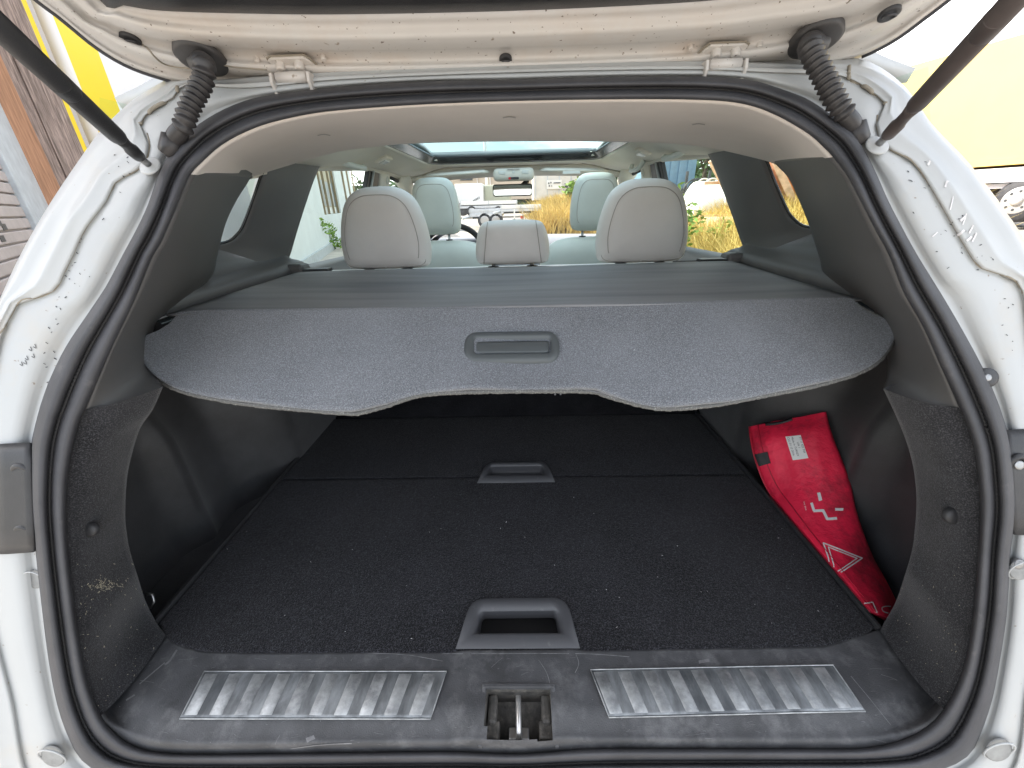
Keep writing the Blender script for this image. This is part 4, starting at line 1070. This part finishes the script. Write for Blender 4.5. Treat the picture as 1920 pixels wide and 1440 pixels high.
def poly_on(pts, lift=.0014):
    q = [onb(BB, p, lift) for p in pts]
    return (q, [tuple(range(len(q)))])
Z1 = lambda x, y: (1380+x*340/1113, 750+y*440/1440)
for P_ in ([(497, 571), (516, 568), (529, 616), (508, 622)], [(607, 664), (657, 664), (655, 680), (607, 681)], [(455, 633), (472, 628), (487, 674), (531, 673), (552, 725), (600, 722), (603, 716), (622, 722), (612, 737), (553, 741), (526, 688), (470, 692)]):
    if len(P_) == 4: parts.append(poly_on([Z1(*p) for p in P_]))
    else:
        parts.append(stroke_vf(BB, [Z1(463, 632), Z1(470, 655), Z1(478, 682)], 5, .0014, wn=8)); parts.append(stroke_vf(BB, [Z1(474, 683), Z1(500, 681), Z1(536, 680)], 5, .0014, wn=8)); parts.append(stroke_vf(BB, [Z1(532, 676), Z1(545, 702), Z1(560, 735)], 5, .0014, wn=8)); parts.append(stroke_vf(BB, [Z1(556, 732), Z1(585, 731), Z1(618, 727)], 5, .0014, wn=8))
vs, fs = join(parts); mk('printed_emblem', vs, fs, PRINT, bag, smooth=False, fix=False)
def closedstroke(pts, w):
    ps = []
    for i in range(len(pts)):
        a, b = Vector(pts[i]), Vector(pts[(i+1) % len(pts)]); d = (b-a).normalized()
        ps.append(stroke_vf(BB, [a-d*w*.3, lerp(a, b, .5), b+d*w*.3], w, .0014, wn=10))
    return ps
for ps in (closedstroke([Z1(536, 880), Z1(770, 972), Z1(607, 1085)], 2.4), closedstroke([Z1(566, 905), Z1(738, 973), Z1(615, 1062)], 2.0)):
    vs, fs = join([p for p in ps if p[0]]); mk('printed_triangle', vs, fs, PRINT, bag, smooth=False, fix=False)
ps = [stroke_vf(BB, [Z1(745, 1243), Z1(770, 1254), Z1(800, 1250), Z1(835, 1243)], 2, .0014), stroke_vf(BB, [Z1(835, 1243), Z1(855, 1290), Z1(876, 1338)], 2, .0014), stroke_vf(BB, [Z1(815, 1318), Z1(840, 1310), Z1(862, 1305)], 2, .0014), stroke_vf(BB, [Z1(945, 1268), Z1(915, 1268), Z1(892, 1278), Z1(900, 1300), Z1(930, 1310)], 2, .0014)]
vs, fs = join([p for p in ps if p[0]]); tag(mk('printed_outline', vs, fs, PRINT, bag, smooth=False, fix=False), kind='stuff')
textdecal('printed_code', 'E27R', BB, Z1(516, 957), Vector((3.0, 8.3))*.85, Vector((7.5, -1.5))*.85, PRINT, bag, bold=.01)
textdecal('printed_code', 'one time', BB, Z1(414, 626), Vector((1.2, 4.5)), Vector((4.0, -1.0)), PRINT, bag)

# ================================================================== OUTSIDE
exec_outside = True
GRAV = mat('yard_gravel', (.45, .41, .36), .95, var=.2, vscale=1.5, bump=.5, bscale=30, dirt=((.22, .2, .17), .8, .5, .7), bdist=.02)
def gz(x, y): return .60*max(sm((x-2.2)/4.0)*sm((y+2)/4), sm((x-.2)/2.5)*sm((y-13)/7))
rows = [[V(x, y, gz(x, y)) for x in list(np.linspace(-400, -20, 6))+list(np.linspace(-16, 30, 60))+list(np.linspace(40, 400, 6))] for y in list(np.linspace(-60, -8, 6))+list(np.linspace(-5, 45, 60))+list(np.linspace(60, 900, 8))]
tag(grid('ground', rows, GRAV, None), 'pale gravel yard the car is parked on', kind='structure')

# --- left: timber wall and roller shutter building
TIMB = mat('weathered_timber', (.30, .23, .20), .85, var=.5, vscale=5, stretch=(9, 9, .7), bump=.6, bscale=12, dirt=((.09, .065, .055), 9, .45, .75), bdist=.004)
TIMB2 = mat('brown_post_timber', (.36, .19, .11), .8, var=.3, vscale=6, stretch=(10, 10, .6), bump=.4, bscale=12)
SLAT = mat('shutter_slat', (.42, .37, .35), .55, metal=.2, var=.12, vscale=6)
ZINC = mat('zinc_sheet', (.48, .52, .55), .5, metal=.3, var=.12, vscale=8)
YEL = mat('yellow_paint', (.85, .62, .01), .45); WSH = mat('white_panel', (.80, .79, .84), .6, var=.02, vscale=3, spots=[((.3, .3, .3), 14, .78, .80)])
PIPE = mat('pale_pipe', (.72, .70, .68), .5)
WD = V(-.645, .764, 0).normalized(); WP = V(-3.55, 2.75, 0); WNr = V(-WD.y, WD.x, 0)
if WNr.dot(CAM-WP) < 0: WNr = -WNr
def wall_s(px, py):
    q = aP((px, py), WP, WNr); return (q-WP).dot(WD), q.z
SB = thing('workshop_building', WP+WD*-1, 'workshop wall with pinkish roller shutter, brown timber post and weathered boards', 'building')
def wbox(name, s0, s1, z0, z1, d0, d1, m, parent, bevel=0):
    c = WP+WD*(s0+s1)/2+WNr*(d0+d1)/2+V(0, 0, (z0+z1)/2)
    return box(name, c, (abs(s1-s0), abs(d1-d0), z1-z0), m, parent, ax=(WD, WNr, V(0, 0, 1)), bevel=bevel)
sx = lambda px, py: wall_s(px, py)[0]
s_min = -2.1; s_a = sx(50, 395); s_b = sx(80, 373); s_c = sx(109, 348); s_e = sx(165, 280)  # near end of the wall extended toward the car to block sun
z_ref = wall_s(0, 400)
wbox('shutter_backing', s_min, s_a, 0, 4.2, -.10, -.05, SLAT, SB)
k = 0; z = .2
pitch = .095
while z < 4.1:
    sl_ = wbox('slat', s_min, s_a+.01, z, z+pitch*.86, -.05, -.02, SLAT, SB, bevel=.008); z += pitch; k += 1
for (px, py) in ((5, 417), (15, 425), (12, 447)):
    s, z = wall_s(px, py); wbox('shutter_slot', s-.06, s+.05, z-.022, z+.022, -.025, -.016, BLKP, SB)
wbox('shutter_guide', s_a, s_b, 0, 4.6, -.06, .02, ZINC, SB, .01)
XT = (WP+WD*s_b).x; YT0 = (WP+WD*s_b).y
ty = lambda px, py: aX((px, py), XT).y
y1, y2 = ty(109, 348), ty(165, 280)
box('timber_post', V(XT-.06, (YT0+y1)/2, 2.3), (.16, y1-YT0-.004, 4.6), TIMB2, SB, bevel=.008)
for i in range(3):
    a = lerp(y1+.004, y2, i/3); b = lerp(y1+.004, y2, (i+1)/3)-.006
    box('board', V(XT-.08+.012*(i % 2), (a+b)/2, 2.3), (.05, b-a, 4.6), TIMB, SB, bevel=.004)
box('gable_core', V(XT-.9, (YT0+y2)/2, 2.25), (1.5, y2-YT0, 4.5), TIMB, SB)
wbox('sun_block_core', s_min, s_b-.02, 0, 5.7, -.5, -.11, TIMB, SB)  # unseen core, raised and lengthened to keep sun out of the cabin
# --- white truck body with a yellow corner frame
TK = thing('white_hall', (-5, 5, 0), 'tall white panelled hall with yellow trim and pale downpipe left of the car', 'building')
TD = V(-.22, .975, 0).normalized(); TNl = V(TD.y, -TD.x, 0)
tp0 = aY((150, 270), 5.75); tp0 = V(tp0.x, tp0.y, 0)
def tbox(name, s0, s1, z0, z1, d0, d1, m, parent=None, bevel=0):
    c = tp0+TD*(s0+s1)/2+TNl*(d0+d1)/2+V(0, 0, (z0+z1)/2)
    return box(name, c, (abs(s1-s0), abs(d1-d0), z1-z0), m, parent or TK, ax=(TD, TNl, V(0, 0, 1)), bevel=bevel)
tbox('yellow_edge', -.16, .04, 0, 4.9, -.06, .03, YEL)
tube('corner_pipe', [tp0+TD*.20+TNl*.06+V(0, 0, .5), tp0+TD*.20+TNl*.06+V(0, 0, 4.9)], .07, PIPE, TK, 14)
tbox('yellow_frame', .36, 1.1, .1, 4.9, -.05, .0, YEL)
tbox('wall_panel', 1.102, 7.5, .15, 4.9, -.04, -.006, WSH)
tbox('wall', .05, 7.4, .0, 4.85, -4.3, -.06, WSH)
tbox('plinth', .0, 7.5, 0, .15, -.03, .01, ZINC)
# --- pale warehouse wall with a barred window
PWL = mat('pale_render', (.62, .66, .66), .85, var=.06, vscale=1.4, bump=.2, bscale=40, dirt=((.48, .5, .5), 3, .6, .85))
PWD = V(-.29, .957, 0).normalized(); PN = V(PWD.y, -PWD.x, 0); pw = aZ((612, 473), .05); pw = V(pw.x, pw.y, 0)
WH = thing('pale_warehouse', pw, 'pale grey-green warehouse with a tall barred window seen through the left rear side window', 'building')
def pwp(px, py, d=0): return aP((px, py), pw+PN*d, PN)
def pbox(name, s0, s1, z0, z1, d0, d1, m, parent=WH, bevel=0):
    c = pw+PWD*(s0+s1)/2+PN*(d0+d1)/2+V(0, 0, (z0+z1)/2)
    return box(name, c, (abs(s1-s0), abs(d1-d0), z1-z0), m, parent, ax=(PWD, PN, V(0, 0, 1)), bevel=bevel)
ps = lambda px, py: (pwp(px, py)-pw).dot(PWD)
a, b = ps(598, 350), ps(640, 400); zb = pwp(601, 404).z; w2 = ps(700, 330)
WIN = mat('beige_shade', (.55, .50, .38), .7, var=.2, vscale=2)
pbox('wall', a-7, a, 0, 5.5, -.25, 0, PWL); pbox('wall', b+.02, b+10, 0, 5.5, -.25, 0, PWL); pbox('wall', a, b+.02, 0, zb, -.25, 0, PWL); pbox('wall', a, b+.02, zb+3.2, 5.5, -.25, 0, PWL)
wn_ = pbox('window', a, b+.02, zb, zb+3.2, -.25, -.20, WIN)
pbox('bright_sill', a, b, zb+.02, zb+.25, -.2, -.17, PAPER, wn_); pbox('dim_view', a+.2, b, zb+.3, zb+1.2, -.2, -.18, ZINC, wn_)
BAR = mat('brown_bar', (.20, .155, .09), .7, var=.2, vscale=4)
for px in (601, 611, 619, 628, 636):
    s_ = ps(px, 380); pbox('window_bar', s_-.05, s_+.05, zb, zb+3.2, -.14, -.06, BAR, wn_)
for px in (646, 655, 664): s_ = ps(px, 360); pbox('pilaster', s_-.18, s_+.05, 1.3, 5.4, 0, .08, BAR)
pbox('plinth', a-7, b+10, 0, .25, 0, .06, ZINC)
pl0 = aY((594, 465), pw.y*.93)
po_ = thing('drain_pole', V(pl0.x, pl0.y, 0), 'thin dark pole standing before the pale warehouse wall', 'pole')
tube('shaft', [V(pl0.x, pl0.y, 0), V(pl0.x, pl0.y, 2.0)], .07, BLKP, po_, 10); tube('cap', [V(pl0.x, pl0.y, 2.0), V(pl0.x, pl0.y, 2.25)], .12, ZINC, po_, 10)

# --- foliage helpers
LEAF = mat('green_leaf', (.16, .28, .03), .6, var=.5, vscale=3); LEAFD = mat('dark_leaf', (.05, .10, .03), .7, var=.4, vscale=1.5)
STRW = mat('dry_grass_blade', (.58, .43, .13), .8, var=.35, vscale=1.2); STRG = mat('green_grass_blade', (.28, .33, .07), .8, var=.35, vscale=2)
def leaves(c, rx, ry, rz, n, size, seed, clump=8):
    rn = random.Random(seed); vs = []; fs = []
    cl = [(rn.gauss(0, .45), rn.gauss(0, .45), rn.uniform(-.9, .9)) for _ in range(clump)]
    for i in range(n):
        q = cl[i % clump]; p = c+V((q[0]+rn.gauss(0, .22))*rx, (q[1]+rn.gauss(0, .22))*ry, (q[2]+rn.gauss(0, .2))*rz)
        a = rn.uniform(0, 2*PI); d = V(math.cos(a), math.sin(a), rn.uniform(-.2, .9)).normalized(); e = d.cross(V(rn.gauss(0, 1), rn.gauss(0, 1), rn.gauss(0, 1))).normalized()
        s = size*rn.uniform(.6, 1.4); k = len(vs)
        vs += [p, p+d*s*.5+e*s*.2, p+d*s, p+d*s*.5-e*s*.2]; fs.append((k, k+1, k+2, k+3))
    return vs, fs
def plant(name, base, h, r, n, size, seed, label, cat, m=LEAF, stems=6):
    t = thing(name, base, label, cat, 'green weeds growing round the yard'); rn = random.Random(seed)
    sv = []
    for i in range(stems):
        a = rn.uniform(0, 2*PI); e = base+V(math.cos(a)*r*rn.uniform(.2, .8), math.sin(a)*r*rn.uniform(.2, .8), h*rn.uniform(.6, 1))
        sv.append(tubevf([base+V(rn.gauss(0, .03), rn.gauss(0, .03), 0), lerp(base, e, .5)+V(rn.gauss(0, .04), 0, 0), e], [.012, .009, .004], 5))
    vs, fs = join(sv); mk('stem', vs, fs, m, t)
    vs, fs = leaves(base+V(0, 0, h*.52), r, r, h*.5, n, size, seed+1, 22); o = mk('foliage', vs, fs, m, t, smooth=False, fix=False)
    return t
g0 = aZ((602, 470), .05); plant('weed_plant', V(g0.x+.15, g0.y-.5, 0), 1.0, .45, 500, .16, 5, 'green weed growing at the foot of the dark pole', 'plant')
g0 = aZ((630, 462), .05); plant('weed_plant', V(g0.x+.1, g0.y-.6, 0), .8, .4, 350, .15, 6, 'smaller green weed right of the pole by the pale wall', 'plant')
# --- dry grass, right and ahead
def grass(name, n, region, hmin, hmax, w, m, seed, label):
    rn = random.Random(seed); vs = []; fs = []
    for i in range(n):
        x, y = region(rn); z = gz(x, y); a = rn.uniform(0, PI); h = rn.uniform(hmin, hmax); lx, ly = rn.gauss(0, .28)*h, rn.gauss(0, .28)*h
        dx, dy = math.cos(a)*w/2, math.sin(a)*w/2; k = len(vs)
        vs += [V(x-dx, y-dy, z), V(x+dx, y+dy, z), V(x+lx*.5+dx*.8, y+ly*.5+dy*.8, z+h*.6), V(x+lx*.5-dx*.8, y+ly*.5-dy*.8, z+h*.6), V(x+lx*1.3, y+ly*1.3, z+h)]
        fs += [(k, k+1, k+2, k+3), (k+3, k+2, k+4)]
    tag(mk(name, vs, fs, m, None, smooth=False, fix=False), label, 'grass', kind='stuff')
def reg_r(rn):
    while True:
        y = rn.uniform(2.5, 20)**1.0; x = y*rn.uniform(.30, 1.35)+.8
        if x > 2.6 and x < y*.90: return x, y
def reg_c(rn):
    y = 15+rn.random()**1.3*22; lo = .03*y+.1; return rn.uniform(max(lo, .3+(y-15)*.0), .36*y+2), y
grass('dry_grass', 52000, reg_r, .55, 1.0, .022, STRW, 11, 'tall golden dry grass on the rough ground right of the car')
grass('dry_grass', 30000, reg_c, .7, 1.35, .04, STRW, 12, 'tall golden dry grass field seen ahead through the windscreen')
grass('green_grass', 7000, lambda rn: (lambda y: (y*rn.uniform(.36, .62)+.6, y))(rn.uniform(4, 12)), .3, .7, .022, STRG, 13, 'greener grass mixed in on the right of the car')
# weeds by the right window
for k, (px, y, h, r, n, lab) in enumerate([(1272, 6.0, 1.30, .22, 420, 'tall leafy green weed close to the black door frame at right'), (1290, 7.6, 1.0, .28, 300, 'bushy green weed left of the white tank'), (1352, 6.4, 1.0, .2, 130, 'thin drying weed standing before the white tank')]):
    q = aY((px, 400), y); plant('weed_plant', V(q.x, q.y, gz(q.x, q.y)), h, r, n, .11, 20+k, lab, 'plant', STRG if k == 2 else LEAF)
# white tank
q = aY((1362, 385), 10.5); zt = gz(q.x, q.y)
WT = thing('white_tank', V(q.x, q.y, zt), 'white plastic tank lying in the dry grass right of the car', 'tank')
TW = mat('white_plastic', (.82, .82, .80), .5, var=.04)
tube('tank_shell', [V(q.x-.95, q.y, zt+.62), V(q.x-.92, q.y, zt+.62), V(q.x-.8, q.y, zt+.62), V(q.x+1.1, q.y+.1, zt+.62), V(q.x+1.2, q.y+.1, zt+.62)], [.25, .45, .6, .6, .4], TW, WT, 28)
for dx in (-.3, .4): tube('tank_band', [V(q.x+dx-.03, q.y, zt+.62), V(q.x+dx+.03, q.y, zt+.62)], .615, TW, WT, 28)
tube('lid', [V(q.x+.1, q.y-.1, zt+1.18), V(q.x+.1, q.y-.1, zt+1.30)], .16, TW, WT, 16)
# dark machinery with hoses and a blue tarp sheet behind
DK = mat('dark_steel', (.06, .065, .07), .6, var=.4, vscale=3); BLU = mat('faded_blue', (.16, .27, .38), .6, var=.1)
q = aY((1345, 335), 15); MC = thing('farm_trailer', V(q.x, q.y, .5), 'dark flat trailer chassis with loose hoses behind the white tank', 'trailer')
box('bed', V(q.x, q.y, 1.55), (4.6, 2.0, .16), DK, MC, bevel=.02)
for i in range(7): box('stake', V(q.x-2.1+i*.7, q.y-1.0, 1.85), (.07, .07, .5), DK, MC)
box('drawbar', V(q.x, q.y-1.0, 1.25), (4.0, .12, .12), ZINC, MC)
for dx in (-1.2, 1.2): disk('wheel', V(q.x+dx, q.y-.9, .95), (0, -1, 0), .42, .12, RUB, MC, 24)
rn = random.Random(4)
for i in range(7):
    x = q.x+rn.uniform(-1.8, 1.4); tube('hose', cr([V(x, q.y-1.1, 1.3), V(x+.15, q.y-1.2, 1.75), V(x+.5, q.y-1.15, 1.85), V(x+.9, q.y-1.2, 1.4)], 6), .028, (PIPE, DK, mat('rust_hose', (.4, .16, .08), .7) if i == 2 else PIPE)[i % 3], MC, 6)
q = aY((1262, 320), 16); BL = thing('blue_container', V(q.x, q.y, .3), 'faded blue container behind the weeds right of the car', 'container')
box('container_body', V(q.x-.35, q.y, 2.9), (1.5, 2.0, 2.9), BLU, BL)
for i in range(5): box('corrugation', V(q.x-.95+i*.28, q.y-1.02, 2.9), (.12, .05, 2.7), BLU, BL)
box('skid', V(q.x-.35, q.y, 1.0), (1.4, 1.6, .8), DK, BL)
# trees
BARK = mat('bark', (.09, .07, .05), .9)
def tree(px, py, y, h, r, seed, label, m=LEAFD, n=2600):
    q = aY((px, py), y); t = thing('broadleaf_tree', V(q.x, q.y, 0), label, 'tree', 'trees behind the farm trailer'); rn = random.Random(seed)
    tube('trunk', [V(q.x, q.y, 0), V(q.x+.1, q.y, h*.35), V(q.x, q.y, h*.7)], [.2, .15, .06], BARK, t, 8)
    for i in range(5):
        a = rn.uniform(0, 6.28); tube('limb', [V(q.x, q.y, h*rn.uniform(.3, .5)), V(q.x+math.cos(a)*r*.6, q.y+math.sin(a)*r*.6, h*rn.uniform(.6, .85))], [.07, .02], BARK, t, 6)
    vs, fs = leaves(V(q.x, q.y, h*.62), r, r, h*.42, n, .38, seed, 26); mk('crown', vs, fs, m, t, smooth=False, fix=False)
for k, (px, y, h, r) in enumerate([(1318, 30, 8.5, 2.6), (1345, 34, 8, 2.6), (1375, 32, 6.0, 2.4), (1290, 38, 7.5, 2.4)]):
    tree(px, 330, y, h, r, 50+k, ('tall dark green tree behind the farm trailer', 'second dark tree right of the tallest one behind the farm trailer', 'low dark bush-like tree at the right edge of the rear side window view', 'far dark tree behind the blue container')[k])
# orange steel stack seen through the right quarter window
RUST = mat('orange_rust', (.55, .22, .07), .7, var=.4, vscale=3); RUST2 = mat('pale_rust', (.62, .42, .28), .7, var=.3)
q = aY((1475, 340), 8.5); zt = gz(q.x, q.y)
ST = thing('steel_stack', V(q.x, q.y, zt), 'stack of rusty orange steel sections seen through the right quarter window', 'metal stack')
for i in range(11):
    p = V(q.x-1.0+i*.26, q.y, zt+.9); box('beam', p, (.14, .2, 1.5+.2*(i % 3)), RUST if i % 2 else RUST2, ST, ax=(V(.8, 0, .6), V(0, 1, 0), V(-.6, 0, .8)), bevel=.01)
box('rubble_base', V(q.x+.3, q.y-.2, zt+.25), (3.6, .8, .5), RUST2, ST, bevel=.1)
for i in range(2): box('rail', V(q.x+.1, q.y+.12, zt+.5+i*.6), (3.2, .06, .06), RUST2, ST)

# --- yellow trailer on the right
YT = mat('pale_yellow_tarp', (.80, .60, .20), .6, var=.03, vscale=2); RIM = mat('white_rim', (.5, .49, .48), .4, metal=.3)
YD = V(-.235, .972, 0).normalized(); YN = V(-YD.y, YD.x, 0)
a0 = aY((1692, 128), 11.5); yo = V(a0.x, a0.y, 0)
YTR = thing('yellow_box_trailer', yo, 'pale yellow box trailer on wheels parked on the rough ground at far right', 'trailer')
def yp(px, py): q = aP((px, py), yo, YN); return (q-yo).dot(YD), q.z
def ybox(name, s0, s1, z0, z1, d0, d1, m, parent=None, bevel=0):
    c = yo+YD*(s0+s1)/2+YN*(d0+d1)/2+V(0, 0, (z0+z1)/2)
    return box(name, c, (abs(s1-s0), abs(d1-d0), z1-z0), m, parent or YTR, ax=(YD, YN, V(0, 0, 1)), bevel=bevel)
zt = yp(1692, 128)[1]; zb = yp(1850, 312)[1]; zc1 = yp(1850, 329)[1]; zc2 = yp(1850, 348)[1]
if zb > zt: zb, zt = zt, zb
ybox('box_body', -9, 0, zb+.12, zt, -2.4, 0, YT); ybox('box_bottom_rail', -9, .02, zb, zb+.118, -2.4, .03, YT)
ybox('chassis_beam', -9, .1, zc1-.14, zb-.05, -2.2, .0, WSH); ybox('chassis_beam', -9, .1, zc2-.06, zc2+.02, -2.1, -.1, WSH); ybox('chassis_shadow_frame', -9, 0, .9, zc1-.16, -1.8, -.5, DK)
for px in (1906, 1975):
    s_, z_ = yp(px, 376); c = yo+YD*s_+YN*-.15+V(0, 0, z_)
    w_ = disk('wheel', c, YN, .40, .14, RUB, YTR, 36); disk('rim', c+YN*.1, YN, .26, .045, RIM, w_, 28)
    for k in range(8):
        a = 2*PI*k/8; disk('rim_hole', c+YN*.147+YD*.165*math.cos(a)+V(0, 0, .165*math.sin(a)), YN, .024, .001, DK, w_, 10)
    disk('hub', c+YN*.15, YN, .09, .04, RIM, w_, 14)

# --- ahead through the windscreen
WTR = mat('white_trailer_paint', (.78, .78, .76), .5, var=.03); TAN = mat('tan_wall', (.50, .42, .33), .8, var=.08, vscale=1); TARP = mat('grey_green_tarp', (.42, .43, .33), .7, var=.05); AL = mat('aluminium_board', (.62, .64, .67), .4, metal=.5, var=.1)
YH = 22.
def at(px, py, y=YH): return aY((px, py), y)
def frontbox(name, x0, y0, x1, y1, D, depth, m, parent, bevel=0):
    a, b = at(x0, y0, D), at(x1, y1, D); return box(name, V((a.x+b.x)/2, D+depth/2, (a.z+b.z)/2), (abs(b.x-a.x), depth, abs(a.z-b.z)), m, parent, bevel=bevel)
HB = thing('tan_hall', V(-3, 48, 0), 'tan hall building far ahead behind the parked trailers', 'building')
frontbox('wall', 780, 318, 1000, 372, 46, 6, TAN, HB); frontbox('roof', 776, 311, 1004, 318, 45.6, 6.5, ZINC, HB)
for x in (846, 893, 917): frontbox('wall_post', x, 318, x+4, 372, 45.8, .15, PIPE, HB)
frontbox('window', 862, 327, 886, 338, 45.9, .1, DK, HB)
BT_ = thing('white_box_trailer', V(-2, 27, 0), 'white box trailer ahead on the left of the windscreen view', 'trailer')
frontbox('box_body', 852, 345, 906, 381, 27, 3, WTR, BT_, .05); frontbox('chassis', 856, 381, 904, 387, 27.2, 2.5, DK, BT_)
for x in (868, 892):
    q = at(x, 392, 27); disk('wheel', q, (0, -1, 0), .4, .12, RUB, BT_, 20)
for k in range(5): frontbox('lettering_mark', 887+k*2.6, 375-k*1.6, 888.6+k*2.6, 378-k*1.3, 26.97, .02, DK, BT_)
TT = thing('tarp_trailer', V(.0, 28, 0), 'grey-green tarpaulin covered trailer right of the white box trailer', 'trailer')
frontbox('tarp_body', 907, 347, 958, 378, 28, 3, TARP, TT, .1); frontbox('chassis', 909, 378, 956, 384, 28.1, 2.5, DK, TT)
for x in (920, 945): disk('wheel', at(x, 388, 28), (0, -1, 0), .35, .1, RUB, TT, 20)
def flat(x0, x1, yt, D, lab, tilt=0, wheels=(), boards=2, m=WTR, hb=6):
    t = thing('flatbed_trailer', V(at((x0+x1)/2, 400, D).x, D, 0), lab, 'trailer', 'open trailers parked ahead')
    for k in range(boards):
        frontbox('side_board', x0+k*2, yt+k*(hb+1), x1-k*2, yt+hb+k*(hb+1), D+.02*k, .06, m, t, .01)
    frontbox('bed', x0, yt+boards*(hb+1), x1, yt+boards*(hb+1)+3, D, 2.2, AL, t)
    frontbox('frame', x0+6, yt+boards*(hb+1)+3, x1-6, yt+boards*(hb+1)+7, D+.2, 1.6, DK, t)
    for w in wheels:
        q = at(w, yt+boards*(hb+1)+11, D+.1); o = disk('wheel', q, (0, -1, 0), .30, .1, RUB, t, 22); disk('rim', q+V(0, -.1, 0), (0, -1, 0), .18, .02, RIM, o, 16)
    tube('drawbar', [at(x0, yt+boards*(hb+1)+5, D), at(x0-12, yt+boards*(hb+1)+8, D-.3)], .05, ZINC, t, 6)
    for x in (x0+1, (x0+x1)/2, x1-1): frontbox('stake', x-.7, yt-2, x+.7, yt+boards*(hb+1)+2, D-.05, .05, ZINC, t)
    return t
flat(862, 970, 378, 24, 'long white flatbed trailer standing in front of the box trailers', boards=1, hb=6, wheels=(885, 935))
flat(880, 942, 392, 18, 'grey aluminium dropside trailer with two wheels left of the middle headrest', wheels=(909, 930), boards=2, m=AL, hb=4)
t = flat(938, 1015, 385, 17, 'white dropside trailer with red rear lamp right behind the middle headrest', wheels=(), boards=1, hb=6)
frontbox('lamp', 976, 405, 982, 410, 16.9, .05, ALERT, t); frontbox('support_leg', 963, 392, 966, 415, 16.9, .06, WTR, t); frontbox('support_leg', 979, 392, 981, 412, 16.9, .06, ZINC, t); frontbox('tail_bar', 960, 410, 1000, 413, 16.9, .06, WTR, t)
CT = thing('grey_container', V(6, 34, 0), 'pale grey site container ahead on the right carrying a white sign', 'container')
CTM = mat('pale_grey_panel', (.62, .60, .56), .6, var=.08, vscale=1.5)
frontbox('container_body', 1000, 326, 1110, 372, 33, 4, CTM, CT, .03)
for k in range(5): frontbox('panel_joint', 1004+k*22, 328, 1005+k*22, 371, 32.97, .03, ZINC, CT)
sg = frontbox('sign', 1025, 338, 1053, 354, 32.9, .05, PAPER, CT)
for a_ in [(1028, 342, 1030, 345), (1032, 341, 1034, 344), (1029, 347, 1031, 350), (1034, 347, 1035, 350)]: frontbox('sign_mark', *a_, 32.85, .02, INK, sg)
frontbox('sign_line', 1038, 342, 1051, 343.5, 32.85, .02, INK, sg)
for a_ in [(1058, 344, 1063, 345), (1059, 348, 1065, 352), (1061, 355, 1063, 357)]: frontbox('wall_mark', *a_, 32.85, .02, INK, CT)
LP = thing('lamp_post', V(at(912, 330, 30).x, 30, 0), 'pale steel post standing before the tan hall ahead', 'post')
tube('mast', [V(at(912, 330, 30).x, 30, 0), V(at(912, 330, 30).x, 30, 9)], .10, PIPE, LP, 10); tube('arm', [V(at(912, 330, 30).x, 30, 9), V(at(912, 330, 30).x+1.2, 30, 9.2)], .06, PIPE, LP, 8)
plant('weed_plant', V(at(1072, 375, 19).x, 19, gz(at(1072, 375, 19).x, 19)), 1.5, .5, 500, .22, 77, 'green shrub in the golden grass ahead beside the passenger headrest', 'plant')
RC = thing('red_sign_board', V(at(1190, 332, 24).x, 24, 0), 'red and white board seen past the passenger side centre pillar', 'sign')
frontbox('board', 1186, 322, 1202, 340, 24, .1, ALERT, RC); frontbox('board_foot', 1192, 340, 1196, 372, 24, .1, ZINC, RC)
# distant tree line
for k, x in enumerate(range(-34, 60, 6)):
    pass
tl_ = leaves(V(10, 75, 2.6), 55, 3, 2.6, 16000, 1.1, 99, 120)
tag(mk('distant_tree_line', tl_[0], tl_[1], LEAFD, None, smooth=False, fix=False), 'dark line of far trees along the horizon ahead', 'trees', kind='stuff')
